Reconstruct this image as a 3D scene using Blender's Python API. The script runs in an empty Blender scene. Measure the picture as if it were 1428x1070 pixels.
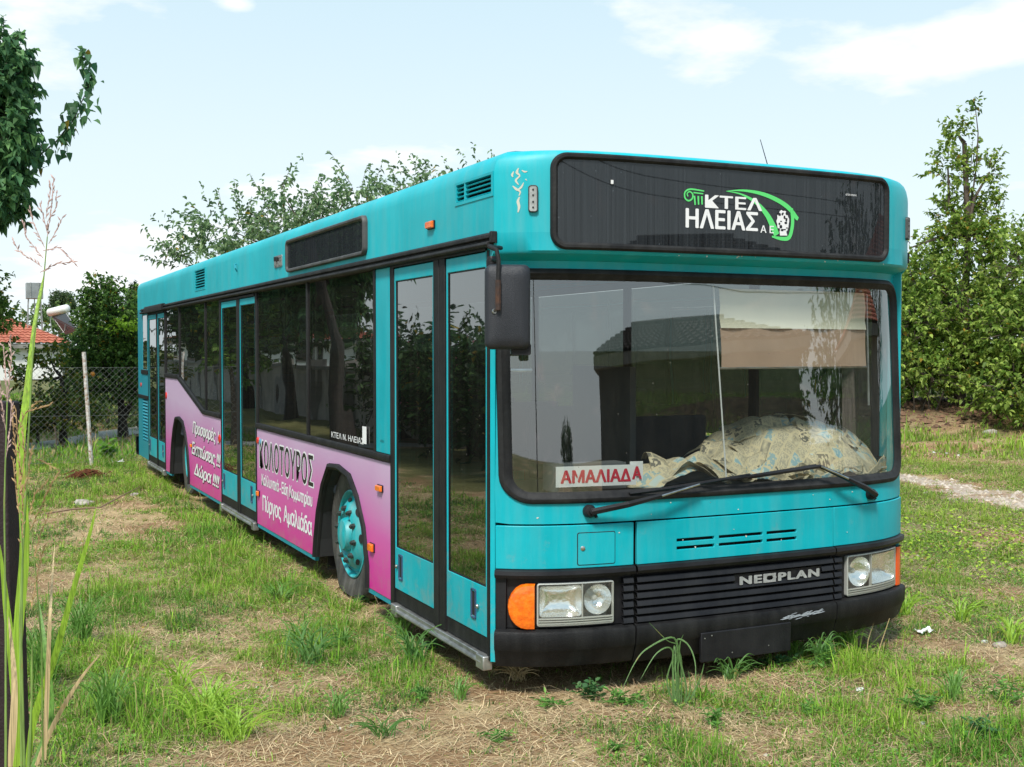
import bpy, bmesh, math, random
import numpy as np
from mathutils import Vector, Matrix, noise as mnoise
from mathutils.geometry import tessellate_polygon
R = math.radians
SC = bpy.context.scene
COL = SC.collection
random.seed(7); RNG = np.random.default_rng(11)

# ------------------------------------------------------------------ camera
cam_d = bpy.data.cameras.new('camera'); cam = bpy.data.objects.new('camera', cam_d); COL.objects.link(cam)
CAM = Vector((-2.2261, -4.912, 1.6)); YAW = 25.4565; PITCH = 1.66; FPX = 1624.756
cam.location = CAM; cam.rotation_euler = (R(90 - PITCH), 0, R(-YAW))
cam_d.sensor_width = 36; cam_d.lens = 36 * FPX / 1428; cam_d.clip_start = .05; cam_d.clip_end = 3000
SC.camera = cam
# ------------------------------------------------------------------ sky, sun, exposure
SUN_EL, SUN_AZ = 52, 222            # azimuth from +y clockwise: the sun stands behind and left of the photographer
w = bpy.data.worlds.new('World'); SC.world = w; w.use_nodes = True
nt = w.node_tree; nt.nodes.clear()
def N(t, kind, **kw):
    n = t.nodes.new(kind)
    for k, v in kw.items():
        if k.startswith('_'): setattr(n, k[1:], v)
        else: n.inputs[k.replace('__', ' ')].default_value = v
    return n
out = N(nt, 'ShaderNodeOutputWorld')
sky = nt.nodes.new('ShaderNodeTexSky'); sky.sky_type = 'NISHITA'; sky.sun_disc = False
sky.sun_elevation = R(SUN_EL); sky.sun_rotation = R(SUN_AZ); sky.air_density = 1.0; sky.dust_density = 2.0; sky.ozone_density = 1.5
bg1 = N(nt, 'ShaderNodeBackground', Strength=.12); nt.links.new(sky.outputs[0], bg1.inputs[0])
tc = N(nt, 'ShaderNodeTexCoord')
sep = N(nt, 'ShaderNodeSeparateXYZ'); nt.links.new(tc.outputs['Generated'], sep.inputs[0])
# thin high veil: pale, lighter towards the horizon
vr = N(nt, 'ShaderNodeValToRGB'); nt.links.new(sep.outputs[2], vr.inputs[0])
vr.color_ramp.elements[0].position = 0.0; vr.color_ramp.elements[0].color = (.73, .81, .84, 1)
vr.color_ramp.elements[1].position = .5; vr.color_ramp.elements[1].color = (.34, .53, .68, 1)
e = vr.color_ramp.elements.new(.16); e.color = (.645, .755, .80, 1)
e = vr.color_ramp.elements.new(.3); e.color = (.535, .69, .755, 1)
bg2 = N(nt, 'ShaderNodeBackground', Strength=1.0); nt.links.new(vr.outputs[0], bg2.inputs[0])
mx = N(nt, 'ShaderNodeMixShader', Fac=.85); nt.links.new(bg1.outputs[0], mx.inputs[1]); nt.links.new(bg2.outputs[0], mx.inputs[2])
# clouds: noise on the sky direction flattened to a layer
dv = N(nt, 'ShaderNodeVectorMath', _operation='DIVIDE')
cz = N(nt, 'ShaderNodeMath', _operation='ADD'); nt.links.new(sep.outputs[2], cz.inputs[0]); cz.inputs[1].default_value = .16
cb = N(nt, 'ShaderNodeCombineXYZ')
for i in range(3): nt.links.new(cz.outputs[0], cb.inputs[i])
nt.links.new(tc.outputs['Generated'], dv.inputs[0]); nt.links.new(cb.outputs[0], dv.inputs[1])
mp = N(nt, 'ShaderNodeMapping'); mp.inputs['Location'].default_value = (5.3, 1.7, 0); mp.inputs['Scale'].default_value = (2.2, 2.2, 1.6)
nt.links.new(dv.outputs[0], mp.inputs[0])
cn = N(nt, 'ShaderNodeTexNoise', Scale=.75, Detail=9.0, Roughness=.56); nt.links.new(mp.outputs[0], cn.inputs['Vector'])
# a few cumulus where the day had them: each raises the cloud noise around its own direction
acc = cn.outputs[0]
def cloud(px, py, rad, amt):
    global acc
    a_, b_ = R(YAW), R(PITCH); fw = Vector((math.sin(a_) * math.cos(b_), math.cos(a_) * math.cos(b_), -math.sin(b_))); rt = Vector((math.cos(a_), -math.sin(a_), 0)); up = rt.cross(fw)
    d = (fw + rt * ((px - 714) / FPX) + up * ((535 - py) / FPX)).normalized()
    ds = N(nt, 'ShaderNodeVectorMath', _operation='SUBTRACT'); nt.links.new(tc.outputs['Generated'], ds.inputs[0]); ds.inputs[1].default_value = d
    sc_ = N(nt, 'ShaderNodeVectorMath', _operation='MULTIPLY'); nt.links.new(ds.outputs[0], sc_.inputs[0]); sc_.inputs[1].default_value = (1, 1, 1.9)
    ln_ = N(nt, 'ShaderNodeVectorMath', _operation='LENGTH'); nt.links.new(sc_.outputs[0], ln_.inputs[0])
    mr_ = N(nt, 'ShaderNodeMapRange', _interpolation_type='SMOOTHSTEP'); nt.links.new(ln_.outputs['Value'], mr_.inputs[0]); mr_.inputs[1].default_value = 0; mr_.inputs[2].default_value = rad; mr_.inputs[3].default_value = amt; mr_.inputs[4].default_value = 0
    ad = N(nt, 'ShaderNodeMath', _operation='ADD'); nt.links.new(acc, ad.inputs[0]); nt.links.new(mr_.outputs[0], ad.inputs[1]); acc = ad.outputs[0]
for c_ in ((1205, 85, .085, .30), (1395, 55, .10, .30), (1300, 80, .07, .22), (790, -40, .10, .12), (760, 60, .16, -.2), (170, 375, .09, .26), (60, 385, .08, .2), (330, 5, .03, .15), (-300, 200, .2, .15), (1900, 150, .25, .15)): cloud(*c_)
cr = N(nt, 'ShaderNodeValToRGB'); nt.links.new(acc, cr.inputs[0])
cr.color_ramp.elements[0].position = .57; cr.color_ramp.elements[0].color = (0, 0, 0, 1)
cr.color_ramp.elements[1].position = .68; cr.color_ramp.elements[1].color = (1, 1, 1, 1)
cn2 = N(nt, 'ShaderNodeTexNoise', Scale=2.2, Detail=6.0, Roughness=.6); nt.links.new(mp.outputs[0], cn2.inputs['Vector'])
cc = N(nt, 'ShaderNodeValToRGB'); nt.links.new(cn2.outputs[0], cc.inputs[0])
cc.color_ramp.elements[0].position = .3; cc.color_ramp.elements[0].color = (.80, .86, .92, 1)
cc.color_ramp.elements[1].position = .6; cc.color_ramp.elements[1].color = (1.0, 1.0, 1.0, 1)
bg3 = N(nt, 'ShaderNodeBackground', Strength=.86); nt.links.new(cc.outputs[0], bg3.inputs[0])
mx2 = N(nt, 'ShaderNodeMixShader'); nt.links.new(cr.outputs[0], mx2.inputs[0]); nt.links.new(mx.outputs[0], mx2.inputs[1]); nt.links.new(bg3.outputs[0], mx2.inputs[2])
nt.links.new(mx2.outputs[0], out.inputs[0])
sd = bpy.data.lights.new('sun', 'SUN'); sun = bpy.data.objects.new('sun', sd); COL.objects.link(sun)
sd.energy = 3.7; sd.angle = R(11); sd.color = (1, .96, .89)
sv = Vector((math.sin(R(SUN_AZ)) * math.cos(R(SUN_EL)), math.cos(R(SUN_AZ)) * math.cos(R(SUN_EL)), math.sin(R(SUN_EL))))
sun.rotation_euler = sv.to_track_quat('Z', 'Y').to_euler(); sun.location = (0, 0, 30)
vs = SC.view_settings; vs.view_transform = 'Standard'; vs.look = 'None'; vs.gamma = 1; vs.use_curve_mapping = False; vs.exposure = 0.45
try:
    SC.cycles.max_bounces = 8; SC.cycles.transparent_max_bounces = 16; SC.cycles.use_denoising = True
except Exception: pass

# ------------------------------------------------------------------ a pixel of the photograph as a direction (for measuring only)
_a, _b = R(YAW), R(PITCH)
FW = Vector((math.sin(_a) * math.cos(_b), math.cos(_a) * math.cos(_b), -math.sin(_b))); RT = Vector((math.cos(_a), -math.sin(_a), 0)); UP = RT.cross(FW)
def at(px, py, d): return CAM + (FW + RT * ((px - 714) / FPX) + UP * ((535 - py) / FPX)) * d
def gnd(px, py):
    r = FW + RT * ((px - 714) / FPX) + UP * ((535 - py) / FPX)
    return CAM + r * (-CAM.z / r.z)

# ------------------------------------------------------------------ materials
MATS = {}
def mat(name, c, rough=.5, metal=0, var=0, vscale=6, vcol=None, bump=0, bscale=60, spec=.5, coat=0, wear=0, wcol=(.6, .6, .55), dust=0, mud=0):
    m = bpy.data.materials.new(name); m.use_nodes = True; t = m.node_tree; b = t.nodes['Principled BSDF']
    b.inputs['Base Color'].default_value = (*c, 1); b.inputs['Roughness'].default_value = rough; b.inputs['Metallic'].default_value = metal
    b.inputs['Specular IOR Level'].default_value = spec; b.inputs['Coat Weight'].default_value = coat; b.inputs['Coat Roughness'].default_value = .15
    g = N(t, 'ShaderNodeNewGeometry'); src = None
    if var:
        n = N(t, 'ShaderNodeTexNoise', Scale=vscale, Detail=6.0, Roughness=.6); t.links.new(g.outputs['Position'], n.inputs['Vector'])
        r = N(t, 'ShaderNodeValToRGB'); t.links.new(n.outputs[0], r.inputs[0]); r.color_ramp.elements[0].position = .35; r.color_ramp.elements[1].position = .65
        c2 = vcol or tuple(min(1, x * (1 - var)) for x in c)
        r.color_ramp.elements[0].color = (*c, 1); r.color_ramp.elements[1].color = (*c2, 1); src = r.outputs[0]
    if dust:   # fine dust and rain streaks: noise stretched down the face
        mp = N(t, 'ShaderNodeMapping'); mp.inputs['Scale'].default_value = (15, 15, 1.1); t.links.new(g.outputs['Position'], mp.inputs[0])
        n = N(t, 'ShaderNodeTexNoise', Scale=1.0, Detail=5.0, Roughness=.6); t.links.new(mp.outputs[0], n.inputs['Vector'])
        r = N(t, 'ShaderNodeMapRange'); t.links.new(n.outputs[0], r.inputs[0]); r.inputs[1].default_value = .42; r.inputs[2].default_value = .75; r.inputs[4].default_value = dust
        mxx = N(t, 'ShaderNodeMixRGB'); t.links.new(r.outputs[0], mxx.inputs[0])
        if src: t.links.new(src, mxx.inputs[1])
        else: mxx.inputs[1].default_value = (*c, 1)
        mxx.inputs[2].default_value = (.42, .37, .29, 1) if max(c) > .1 else (.26, .26, .25, 1); src = mxx.outputs[0]
    if wear:   # chips and scratches
        n = N(t, 'ShaderNodeTexNoise', Scale=14.0, Detail=10.0, Roughness=.7); t.links.new(g.outputs['Position'], n.inputs['Vector'])
        r = N(t, 'ShaderNodeMath', _operation='GREATER_THAN'); t.links.new(n.outputs[0], r.inputs[0]); r.inputs[1].default_value = 1 - wear
        mxx = N(t, 'ShaderNodeMixRGB'); t.links.new(r.outputs[0], mxx.inputs[0])
        if src: t.links.new(src, mxx.inputs[1])
        else: mxx.inputs[1].default_value = (*c, 1)
        mxx.inputs[2].default_value = (*wcol, 1); src = mxx.outputs[0]
    if mud:    # dried mud thrown up from the wheels: noise that thins out with height
        sx = N(t, 'ShaderNodeSeparateXYZ'); t.links.new(g.outputs['Position'], sx.inputs[0])
        n = N(t, 'ShaderNodeTexNoise', Scale=9.0, Detail=8.0, Roughness=.7); t.links.new(g.outputs['Position'], n.inputs['Vector'])
        zz = N(t, 'ShaderNodeMath', _operation='MULTIPLY_ADD'); t.links.new(sx.outputs[2], zz.inputs[0]); zz.inputs[1].default_value = -.35; t.links.new(n.outputs[0], zz.inputs[2])
        r = N(t, 'ShaderNodeMapRange'); t.links.new(zz.outputs[0], r.inputs[0]); r.inputs[1].default_value = .36; r.inputs[2].default_value = .62; r.inputs[4].default_value = mud
        mxx = N(t, 'ShaderNodeMixRGB'); t.links.new(r.outputs[0], mxx.inputs[0])
        if src: t.links.new(src, mxx.inputs[1])
        else: mxx.inputs[1].default_value = (*c, 1)
        mxx.inputs[2].default_value = (.30, .24, .17, 1); src = mxx.outputs[0]
    if src: t.links.new(src, b.inputs['Base Color'])
    if bump:
        n = N(t, 'ShaderNodeTexNoise', Scale=bscale, Detail=5.0); t.links.new(g.outputs['Position'], n.inputs['Vector'])
        bn = N(t, 'ShaderNodeBump', Strength=bump, Distance=.01); t.links.new(n.outputs[0], bn.inputs['Height']); t.links.new(bn.outputs[0], b.inputs['Normal'])
    MATS[name] = m
    return m
TEAL = (.0, .385, .455)
m_teal = mat('teal_paint', TEAL, .42, var=.2, vscale=2.2, spec=.3, bump=.03, bscale=5, wear=.255, wcol=(.45, .5, .48), dust=.08, mud=.45)
m_teal_d = mat('faded_teal_paint', (.004, .25, .33), .45, var=.12, vscale=1.6, bump=.03, bscale=5, wear=.25, wcol=(.4, .5, .48), dust=.08)
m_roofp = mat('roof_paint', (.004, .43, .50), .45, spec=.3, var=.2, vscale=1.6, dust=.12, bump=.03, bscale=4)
m_rub = mat('black_rubber', (.008, .008, .009), .6, var=.5, vscale=8, vcol=(.015, .015, .015), bump=.2, bscale=90, dust=.04, spec=.22)
m_plas = mat('black_plastic', (.008, .008, .010), .42, var=.5, vscale=5, vcol=(.018, .018, .02), bump=.15, bscale=120, wear=.26, wcol=(.2, .2, .2), dust=.02, spec=.22)
m_bump = mat('bumper_plastic', (.005, .005, .006), .55, var=.5, vscale=5, vcol=(.012, .012, .012), bump=.2, bscale=130, wear=.285, wcol=(.3, .3, .3), dust=.05, spec=.2)
m_trim = mat('rail_rubber', (.009, .009, .010), .6, var=.6, vscale=7, vcol=(.02, .02, .02), bump=.25, bscale=60, dust=.06, spec=.22)
m_mirror = mat('mirror_housing', (.012, .014, .02), .5, bump=.3, bscale=300, dust=.03)
m_chrome = mat('dull_chrome', (.55, .55, .53), .35, 1, var=.4, vscale=20)
m_lit_metal = mat('aluminium', (.50, .50, .48), .45, .85, var=.5, vscale=10, bump=.1, wear=.3, wcol=(.2, .18, .15))
m_rust = mat('rusty_steel', (.10, .045, .025), .8, .3, var=.6, vscale=15, vcol=(.03, .025, .025), bump=.4, bscale=80)
m_white = mat('white_vinyl', (.75, .75, .76), .5, dust=.1)
m_black = mat('black_vinyl', (.012, .012, .014), .45)
m_green = mat('green_vinyl', (.10, .62, .16), .45)
m_red = mat('red_print', (.55, .02, .05), .5)
m_white_sign = mat('white_board', (.78, .78, .78), .5, var=.1, vscale=4)
m_amber = mat('amber_lens', (.85, .20, .01), .18, coat=.6, var=.25, vscale=30, vcol=(.75, .11, .005), bump=.5, bscale=35); 
m_redl = mat('red_lens', (.6, .03, .02), .25, coat=.4)
m_wheel = mat('wheel_paint', (.004, .36, .40), .45, var=.25, vscale=9, dust=.35, bump=.1, bscale=30, wear=.3, wcol=(.16, .13, .1))
m_nut = mat('wheel_nut_steel', (.07, .085, .08), .5, .5, var=.5, vscale=60, bump=.3)
m_tyre = mat('tyre_rubber', (.018, .018, .018), .8, var=.6, vscale=7, vcol=(.06, .055, .045), bump=.4, bscale=50, dust=.25)
m_hole = mat('dark_hole', (.008, .008, .008), .8)
m_int = mat('dark_interior', (.035, .037, .04), .7, var=.3, vscale=4)
m_int2 = mat('grey_interior_panel', (.14, .145, .15), .6, var=.2, vscale=4)
m_seat = mat('seat_cloth', (.07, .08, .11), .9, bump=.2)
m_blind = mat('cream_blind', (.74, .69, .55), .9, var=.1, vscale=2, bump=.1, bscale=300)
m_blind2 = mat('tan_blind', (.50, .34, .25), .9, var=.15, vscale=2, bump=.1, bscale=300)
m_handle = mat('blue_grey_handle', (.03, .06, .12), .4)
m_frame = mat('grey_brown_gasket', (.05, .05, .05), .6, var=.4, vscale=20, dust=.2)

def glass(name, tint, dirt=.05, dcol=(.30, .29, .26), bump=.0, gain=1.35, streak=(20, 20, 1.2), rough=.012):
    m = bpy.data.materials.new(name); m.use_nodes = True; t = m.node_tree; t.nodes.clear()
    o = N(t, 'ShaderNodeOutputMaterial'); tr = N(t, 'ShaderNodeBsdfTransparent', Color=(*tint, 1)); gl = N(t, 'ShaderNodeBsdfGlossy', Roughness=rough)
    g = N(t, 'ShaderNodeNewGeometry')
    # thin pane: the same reflectance from either side (Schlick), so that light passes in and out alike
    dt = N(t, 'ShaderNodeVectorMath', _operation='DOT_PRODUCT'); t.links.new(g.outputs['Normal'], dt.inputs[0]); t.links.new(g.outputs['Incoming'], dt.inputs[1])
    ab = N(t, 'ShaderNodeMath', _operation='ABSOLUTE'); t.links.new(dt.outputs['Value'], ab.inputs[0])
    om = N(t, 'ShaderNodeMath', _operation='SUBTRACT'); om.inputs[0].default_value = 1; t.links.new(ab.outputs[0], om.inputs[1])
    pw_ = N(t, 'ShaderNodeMath', _operation='POWER'); t.links.new(om.outputs[0], pw_.inputs[0]); pw_.inputs[1].default_value = 5
    fr = N(t, 'ShaderNodeMath', _operation='MULTIPLY_ADD'); t.links.new(pw_.outputs[0], fr.inputs[0]); fr.inputs[1].default_value = .95; fr.inputs[2].default_value = .043 * gain; fr.use_clamp = True
    k = fr
    mxx = N(t, 'ShaderNodeMixShader'); t.links.new(k.outputs[0], mxx.inputs[0]); t.links.new(tr.outputs[0], mxx.inputs[1]); t.links.new(gl.outputs[0], mxx.inputs[2])
    df = N(t, 'ShaderNodeBsdfDiffuse', Color=(*dcol, 1))
    mp = N(t, 'ShaderNodeMapping'); mp.inputs['Scale'].default_value = streak; t.links.new(g.outputs['Position'], mp.inputs[0])
    n = N(t, 'ShaderNodeTexNoise', Scale=1.0, Detail=6.0, Roughness=.65); t.links.new(mp.outputs[0], n.inputs['Vector'])
    r = N(t, 'ShaderNodeMapRange'); t.links.new(n.outputs[0], r.inputs[0]); r.inputs[1].default_value = .3; r.inputs[2].default_value = .8; r.inputs[3].default_value = dirt * .25; r.inputs[4].default_value = dirt * 1.8
    # scattered specks
    v = N(t, 'ShaderNodeTexVoronoi', Scale=16.0); t.links.new(g.outputs['Position'], v.inputs['Vector'])
    lt = N(t, 'ShaderNodeMath', _operation='LESS_THAN'); t.links.new(v.outputs['Distance'], lt.inputs[0]); lt.inputs[1].default_value = .055
    mm = N(t, 'ShaderNodeMath', _operation='MULTIPLY_ADD'); t.links.new(lt.outputs[0], mm.inputs[0]); mm.inputs[1].default_value = .3; t.links.new(r.outputs[0], mm.inputs[2])
    m2 = N(t, 'ShaderNodeMixShader'); t.links.new(mm.outputs[0], m2.inputs[0]); t.links.new(mxx.outputs[0], m2.inputs[1]); t.links.new(df.outputs[0], m2.inputs[2])
    if bump:
        n2 = N(t, 'ShaderNodeTexNoise', Scale=1.7, Detail=1.0); t.links.new(g.outputs['Position'], n2.inputs['Vector'])
        bn = N(t, 'ShaderNodeBump', Strength=bump, Distance=.05); t.links.new(n2.outputs[0], bn.inputs['Height'])
        t.links.new(bn.outputs[0], gl.inputs['Normal'])
    t.links.new(m2.outputs[0], o.inputs[0]); return m
g_side = glass('tinted_side_glass', (.10, .12, .11), .025, bump=.05, gain=6.0)
g_door = glass('door_glass', (.10, .14, .13), .02, bump=.04, gain=6.5)
g_wind = glass('windscreen_glass', (.86, .90, .88), .012, bump=.04, gain=5.2)
g_disp = glass('display_glass', (.10, .11, .13), .16, dcol=(.13, .15, .17), gain=1.2, streak=(110, 110, .8))
g_lens = glass('headlight_glass', (.95, .96, .94), .05, dcol=(.6, .6, .55), gain=1)
m_refl = mat('headlight_reflector', (.90, .90, .88), .16, .9, bump=.25, bscale=60)
m_mglass = mat('mirror_silver', (.8, .8, .8), .02, 1)
m_flute = mat('headlight_housing', (.45, .46, .43), .4, .3)

def pink_mat():
    m = bpy.data.materials.new('pink_advert_vinyl'); m.use_nodes = True; t = m.node_tree; b = t.nodes['Principled BSDF']
    g = N(t, 'ShaderNodeNewGeometry'); s = N(t, 'ShaderNodeSeparateXYZ'); t.links.new(g.outputs['Position'], s.inputs[0])
    n = N(t, 'ShaderNodeTexNoise', Scale=1.1, Detail=3.0); t.links.new(g.outputs['Position'], n.inputs['Vector'])
    a = N(t, 'ShaderNodeMath', _operation='MULTIPLY_ADD'); t.links.new(n.outputs[0], a.inputs[0]); a.inputs[1].default_value = .35; t.links.new(s.outputs[2], a.inputs[2])
    mr = N(t, 'ShaderNodeMapRange'); t.links.new(a.outputs[0], mr.inputs[0]); mr.inputs[1].default_value = .30; mr.inputs[2].default_value = 1.2
    r = N(t, 'ShaderNodeValToRGB'); t.links.new(mr.outputs[0], r.inputs[0]); el = r.color_ramp.elements
    el[0].position = 0; el[0].color = (.56, .015, .25, 1); el[1].position = 1; el[1].color = (.55, .40, .57, 1)
    q = el.new(.45); q.color = (.57, .10, .37, 1); q = el.new(.75); q.color = (.50, .27, .47, 1)
    n2 = N(t, 'ShaderNodeTexNoise', Scale=14.0, Detail=10.0, Roughness=.7); t.links.new(g.outputs['Position'], n2.inputs['Vector'])
    gt = N(t, 'ShaderNodeMath', _operation='GREATER_THAN'); t.links.new(n2.outputs[0], gt.inputs[0]); gt.inputs[1].default_value = .755
    mxx = N(t, 'ShaderNodeMixRGB'); t.links.new(gt.outputs[0], mxx.inputs[0]); t.links.new(r.outputs[0], mxx.inputs[1]); mxx.inputs[2].default_value = (.4, .37, .33, 1)
    n3 = N(t, 'ShaderNodeTexNoise', Scale=9.0, Detail=8.0, Roughness=.7); t.links.new(g.outputs['Position'], n3.inputs['Vector'])
    zz = N(t, 'ShaderNodeMath', _operation='MULTIPLY_ADD'); t.links.new(s.outputs[2], zz.inputs[0]); zz.inputs[1].default_value = -.35; t.links.new(n3.outputs[0], zz.inputs[2])
    rr_ = N(t, 'ShaderNodeMapRange'); t.links.new(zz.outputs[0], rr_.inputs[0]); rr_.inputs[1].default_value = .38; rr_.inputs[2].default_value = .62; rr_.inputs[4].default_value = .4
    m4 = N(t, 'ShaderNodeMixRGB'); t.links.new(rr_.outputs[0], m4.inputs[0]); t.links.new(mxx.outputs[0], m4.inputs[1]); m4.inputs[2].default_value = (.34, .26, .22, 1)
    t.links.new(m4.outputs[0], b.inputs['Base Color']); b.inputs['Roughness'].default_value = .38
    return m
m_pink = pink_mat()

def tint_mat(name, rough=.6, trans=.25, gain=1.0, spec=.3):
    """colour comes from the per-leaf / per-blade attribute 'tint' (each leaf has its own colour)"""
    m = bpy.data.materials.new(name); m.use_nodes = True; t = m.node_tree; b = t.nodes['Principled BSDF']; o = t.nodes['Material Output']
    a = N(t, 'ShaderNodeAttribute'); a.attribute_name = 'tint'
    t.links.new(a.outputs['Color'], b.inputs['Base Color']); b.inputs['Roughness'].default_value = rough; b.inputs['Specular IOR Level'].default_value = spec
    if trans:
        tl = N(t, 'ShaderNodeBsdfTranslucent'); t.links.new(a.outputs['Color'], tl.inputs[0])
        mxx = N(t, 'ShaderNodeMixShader', Fac=trans); t.links.new(b.outputs[0], mxx.inputs[1]); t.links.new(tl.outputs[0], mxx.inputs[2]); t.links.new(mxx.outputs[0], o.inputs[0])
    return m
m_leaf = tint_mat('leaves', .5, .5); m_grass = tint_mat('grass_blades', .6, .3); m_straw = tint_mat('straw', .8, .1)
m_bark = mat('bark', (.10, .075, .055), .9, var=.5, vscale=12, bump=.8, bscale=40)
m_bark_d = mat('dark_bark', (.035, .028, .022), .9, var=.5, vscale=12, bump=.8, bscale=40)

# ------------------------------------------------------------------ object helpers
WLOC = {}
def tag(o, label=None, cat=None, group=None, kind=None):
    if label: o['label'] = label
    if cat: o['category'] = cat
    if group: o['group'] = group
    if kind: o['kind'] = kind
    return o
def empty(name, loc, label, cat, group=None):
    o = bpy.data.objects.new(name, None); COL.objects.link(o); o.location = loc; WLOC[o.name] = Vector(loc)
    o.empty_display_size = .2
    return tag(o, label, cat, group)
def link(name, me, m, parent=None, origin=None):
    if m is not None: me.materials.append(m)
    n = len(me.vertices)
    co = np.empty(n * 3, np.float32); me.vertices.foreach_get('co', co); co = co.reshape(-1, 3)
    if origin is None:
        mn, mxx = co.min(0), co.max(0); origin = Vector(((mn[0] + mxx[0]) / 2, (mn[1] + mxx[1]) / 2, mn[2] if parent is None else (mn[2] + mxx[2]) / 2))
    co -= np.array(origin, np.float32); me.vertices.foreach_set('co', co.ravel()); me.update()
    o = bpy.data.objects.new(name, me); COL.objects.link(o)
    WLOC[o.name] = Vector(origin)
    if parent is not None: o.parent = parent; o.location = Vector(origin) - WLOC[parent.name]
    else: o.location = origin
    return o
class MB:
    def __init__(s): s.v = []; s.f = []
    def add(s, vs, fs):
        b = len(s.v); s.v += [tuple(v) for v in vs]; s.f += [tuple(b + i for i in f) for f in fs]; return s
    def box(s, x0, x1, y0, y1, z0, z1):
        return s.add([(x0, y0, z0), (x1, y0, z0), (x1, y1, z0), (x0, y1, z0), (x0, y0, z1), (x1, y0, z1), (x1, y1, z1), (x0, y1, z1)],
                     [(0, 3, 2, 1), (4, 5, 6, 7), (0, 1, 5, 4), (1, 2, 6, 5), (2, 3, 7, 6), (3, 0, 4, 7)])
    def loft(s, rings, closed=True, cap=False):
        n = len(rings[0]); vs = [p for r in rings for p in r]; fs = []
        for i in range(len(rings) - 1):
            for j in range(n if closed else n - 1):
                k = (j + 1) % n; fs.append((i * n + j, i * n + k, (i + 1) * n + k, (i + 1) * n + j))
        if cap: fs += ([] if cap == 'end' else [tuple(range(n))[::-1]]) + [tuple(range((len(rings) - 1) * n, len(rings) * n))]
        return s.add(vs, fs)
    def tube(s, pts, r, n=8, cap=True):
        pts = [Vector(p) for p in pts]; rr = r if isinstance(r, (list, tuple)) else [r] * len(pts); rings = []; prev = None
        for i, p in enumerate(pts):
            d = (pts[min(i + 1, len(pts) - 1)] - pts[max(i - 1, 0)]).normalized()
            if prev is None: a = d.orthogonal().normalized()
            else: a = (prev - d * prev.dot(d)).normalized()
            prev = a; b = d.cross(a)
            rings.append([p + (a * math.cos(2 * math.pi * k / n) + b * math.sin(2 * math.pi * k / n)) * rr[i] for k in range(n)])
        return s.loft(rings, True, cap)
    def lathe(s, c, axis, prof, n=32, cap=False):
        """prof: (radius, distance along axis)"""
        ax = Vector(axis).normalized(); a = ax.orthogonal().normalized(); b = ax.cross(a); c = Vector(c)
        return s.loft([[c + ax * h + (a * math.cos(2 * math.pi * k / n) + b * math.sin(2 * math.pi * k / n)) * r for k in range(n)] for r, h in prof], True, cap)
    def build(s, name, m, parent=None, label=None, smooth=False, bevel=0, kind=None, subs=0):
        bm = bmesh.new(); vs = [bm.verts.new(v) for v in s.v]
        for f in s.f:
            try: bm.faces.new([vs[i] for i in f])
            except ValueError: pass
        bmesh.ops.remove_doubles(bm, verts=bm.verts, dist=1e-5)
        bmesh.ops.recalc_face_normals(bm, faces=bm.faces)
        me = bpy.data.meshes.new(name); bm.to_mesh(me); bm.free()
        o = link(name, me, m, parent)
        if bevel:
            md = o.modifiers.new('bevel', 'BEVEL'); md.width = bevel; md.segments = 2; md.limit_method = 'ANGLE'; md.angle_limit = R(35)
        if smooth or bevel:
            me.polygons.foreach_set('use_smooth', [True] * len(me.polygons))
            try: me.set_sharp_from_angle(angle=R(40))
            except Exception: pass
        if label: o['label'] = label
        if kind: o['kind'] = kind
        return o
def fast(name, V, T, m, parent=None, tint=None, kind=None, smooth=False):
    me = bpy.data.meshes.new(name); V = np.asarray(V, np.float32); T = np.asarray(T, np.int32)
    me.vertices.add(len(V)); me.vertices.foreach_set('co', V.ravel())
    me.loops.add(T.size); me.loops.foreach_set('vertex_index', T.ravel())
    me.polygons.add(len(T)); me.polygons.foreach_set('loop_start', np.arange(0, T.size, T.shape[1], dtype=np.int32))
    if smooth: me.polygons.foreach_set('use_smooth', np.ones(len(T), bool))
    me.update(calc_edges=True)
    if tint is not None:
        a = me.color_attributes.new('tint', 'FLOAT_COLOR', 'POINT'); c = np.ones((len(V), 4), np.float32); c[:, :3] = tint; a.data.foreach_set('color', c.ravel())
    o = link(name, me, m, parent)
    if kind: o['kind'] = kind
    return o

# 2D -> surface maps of the bus
def plan(u): return -(.053 * (1 - u * u) + .166 * (1 - abs(u) ** 6))
def plan_h(u): return -(.045 + .053 * (1 - u * u) + .17 * (1 - abs(u) ** 7))
def _surf(pl, x, z, off, tilt):
    u = max(-1, min(1, (x - 1.25) / 1.25)); h = 1e-3
    s = (pl(min(1, u + h)) - pl(max(-1, u - h))) / (1.25 * (min(1, u + h) - max(-1, u - h)))
    l = math.hypot(s, 1)
    return (x + off * s / l, pl(u) + (.052 * max(0, z - .85) if tilt else 0) - off / l, z)
def FS(x, z, off=0): return _surf(plan, x, z, off, True)
def FL(x, z, off=0): return _surf(plan, x, z, off, False)
def HS(x, z, off=0): return _surf(plan_h, x, z, off, False)
def LS(y, z, off=0): return (-off, y, z)
def RS(y, z, off=0): return (2.5 + off, y, z)
def span(a0, a1, step, extra=()):
    n = max(1, round((a1 - a0) / step)); s = set(round(a0 + (a1 - a0) * i / n, 5) for i in range(n + 1)) | set(extra)
    return sorted(s)
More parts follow.
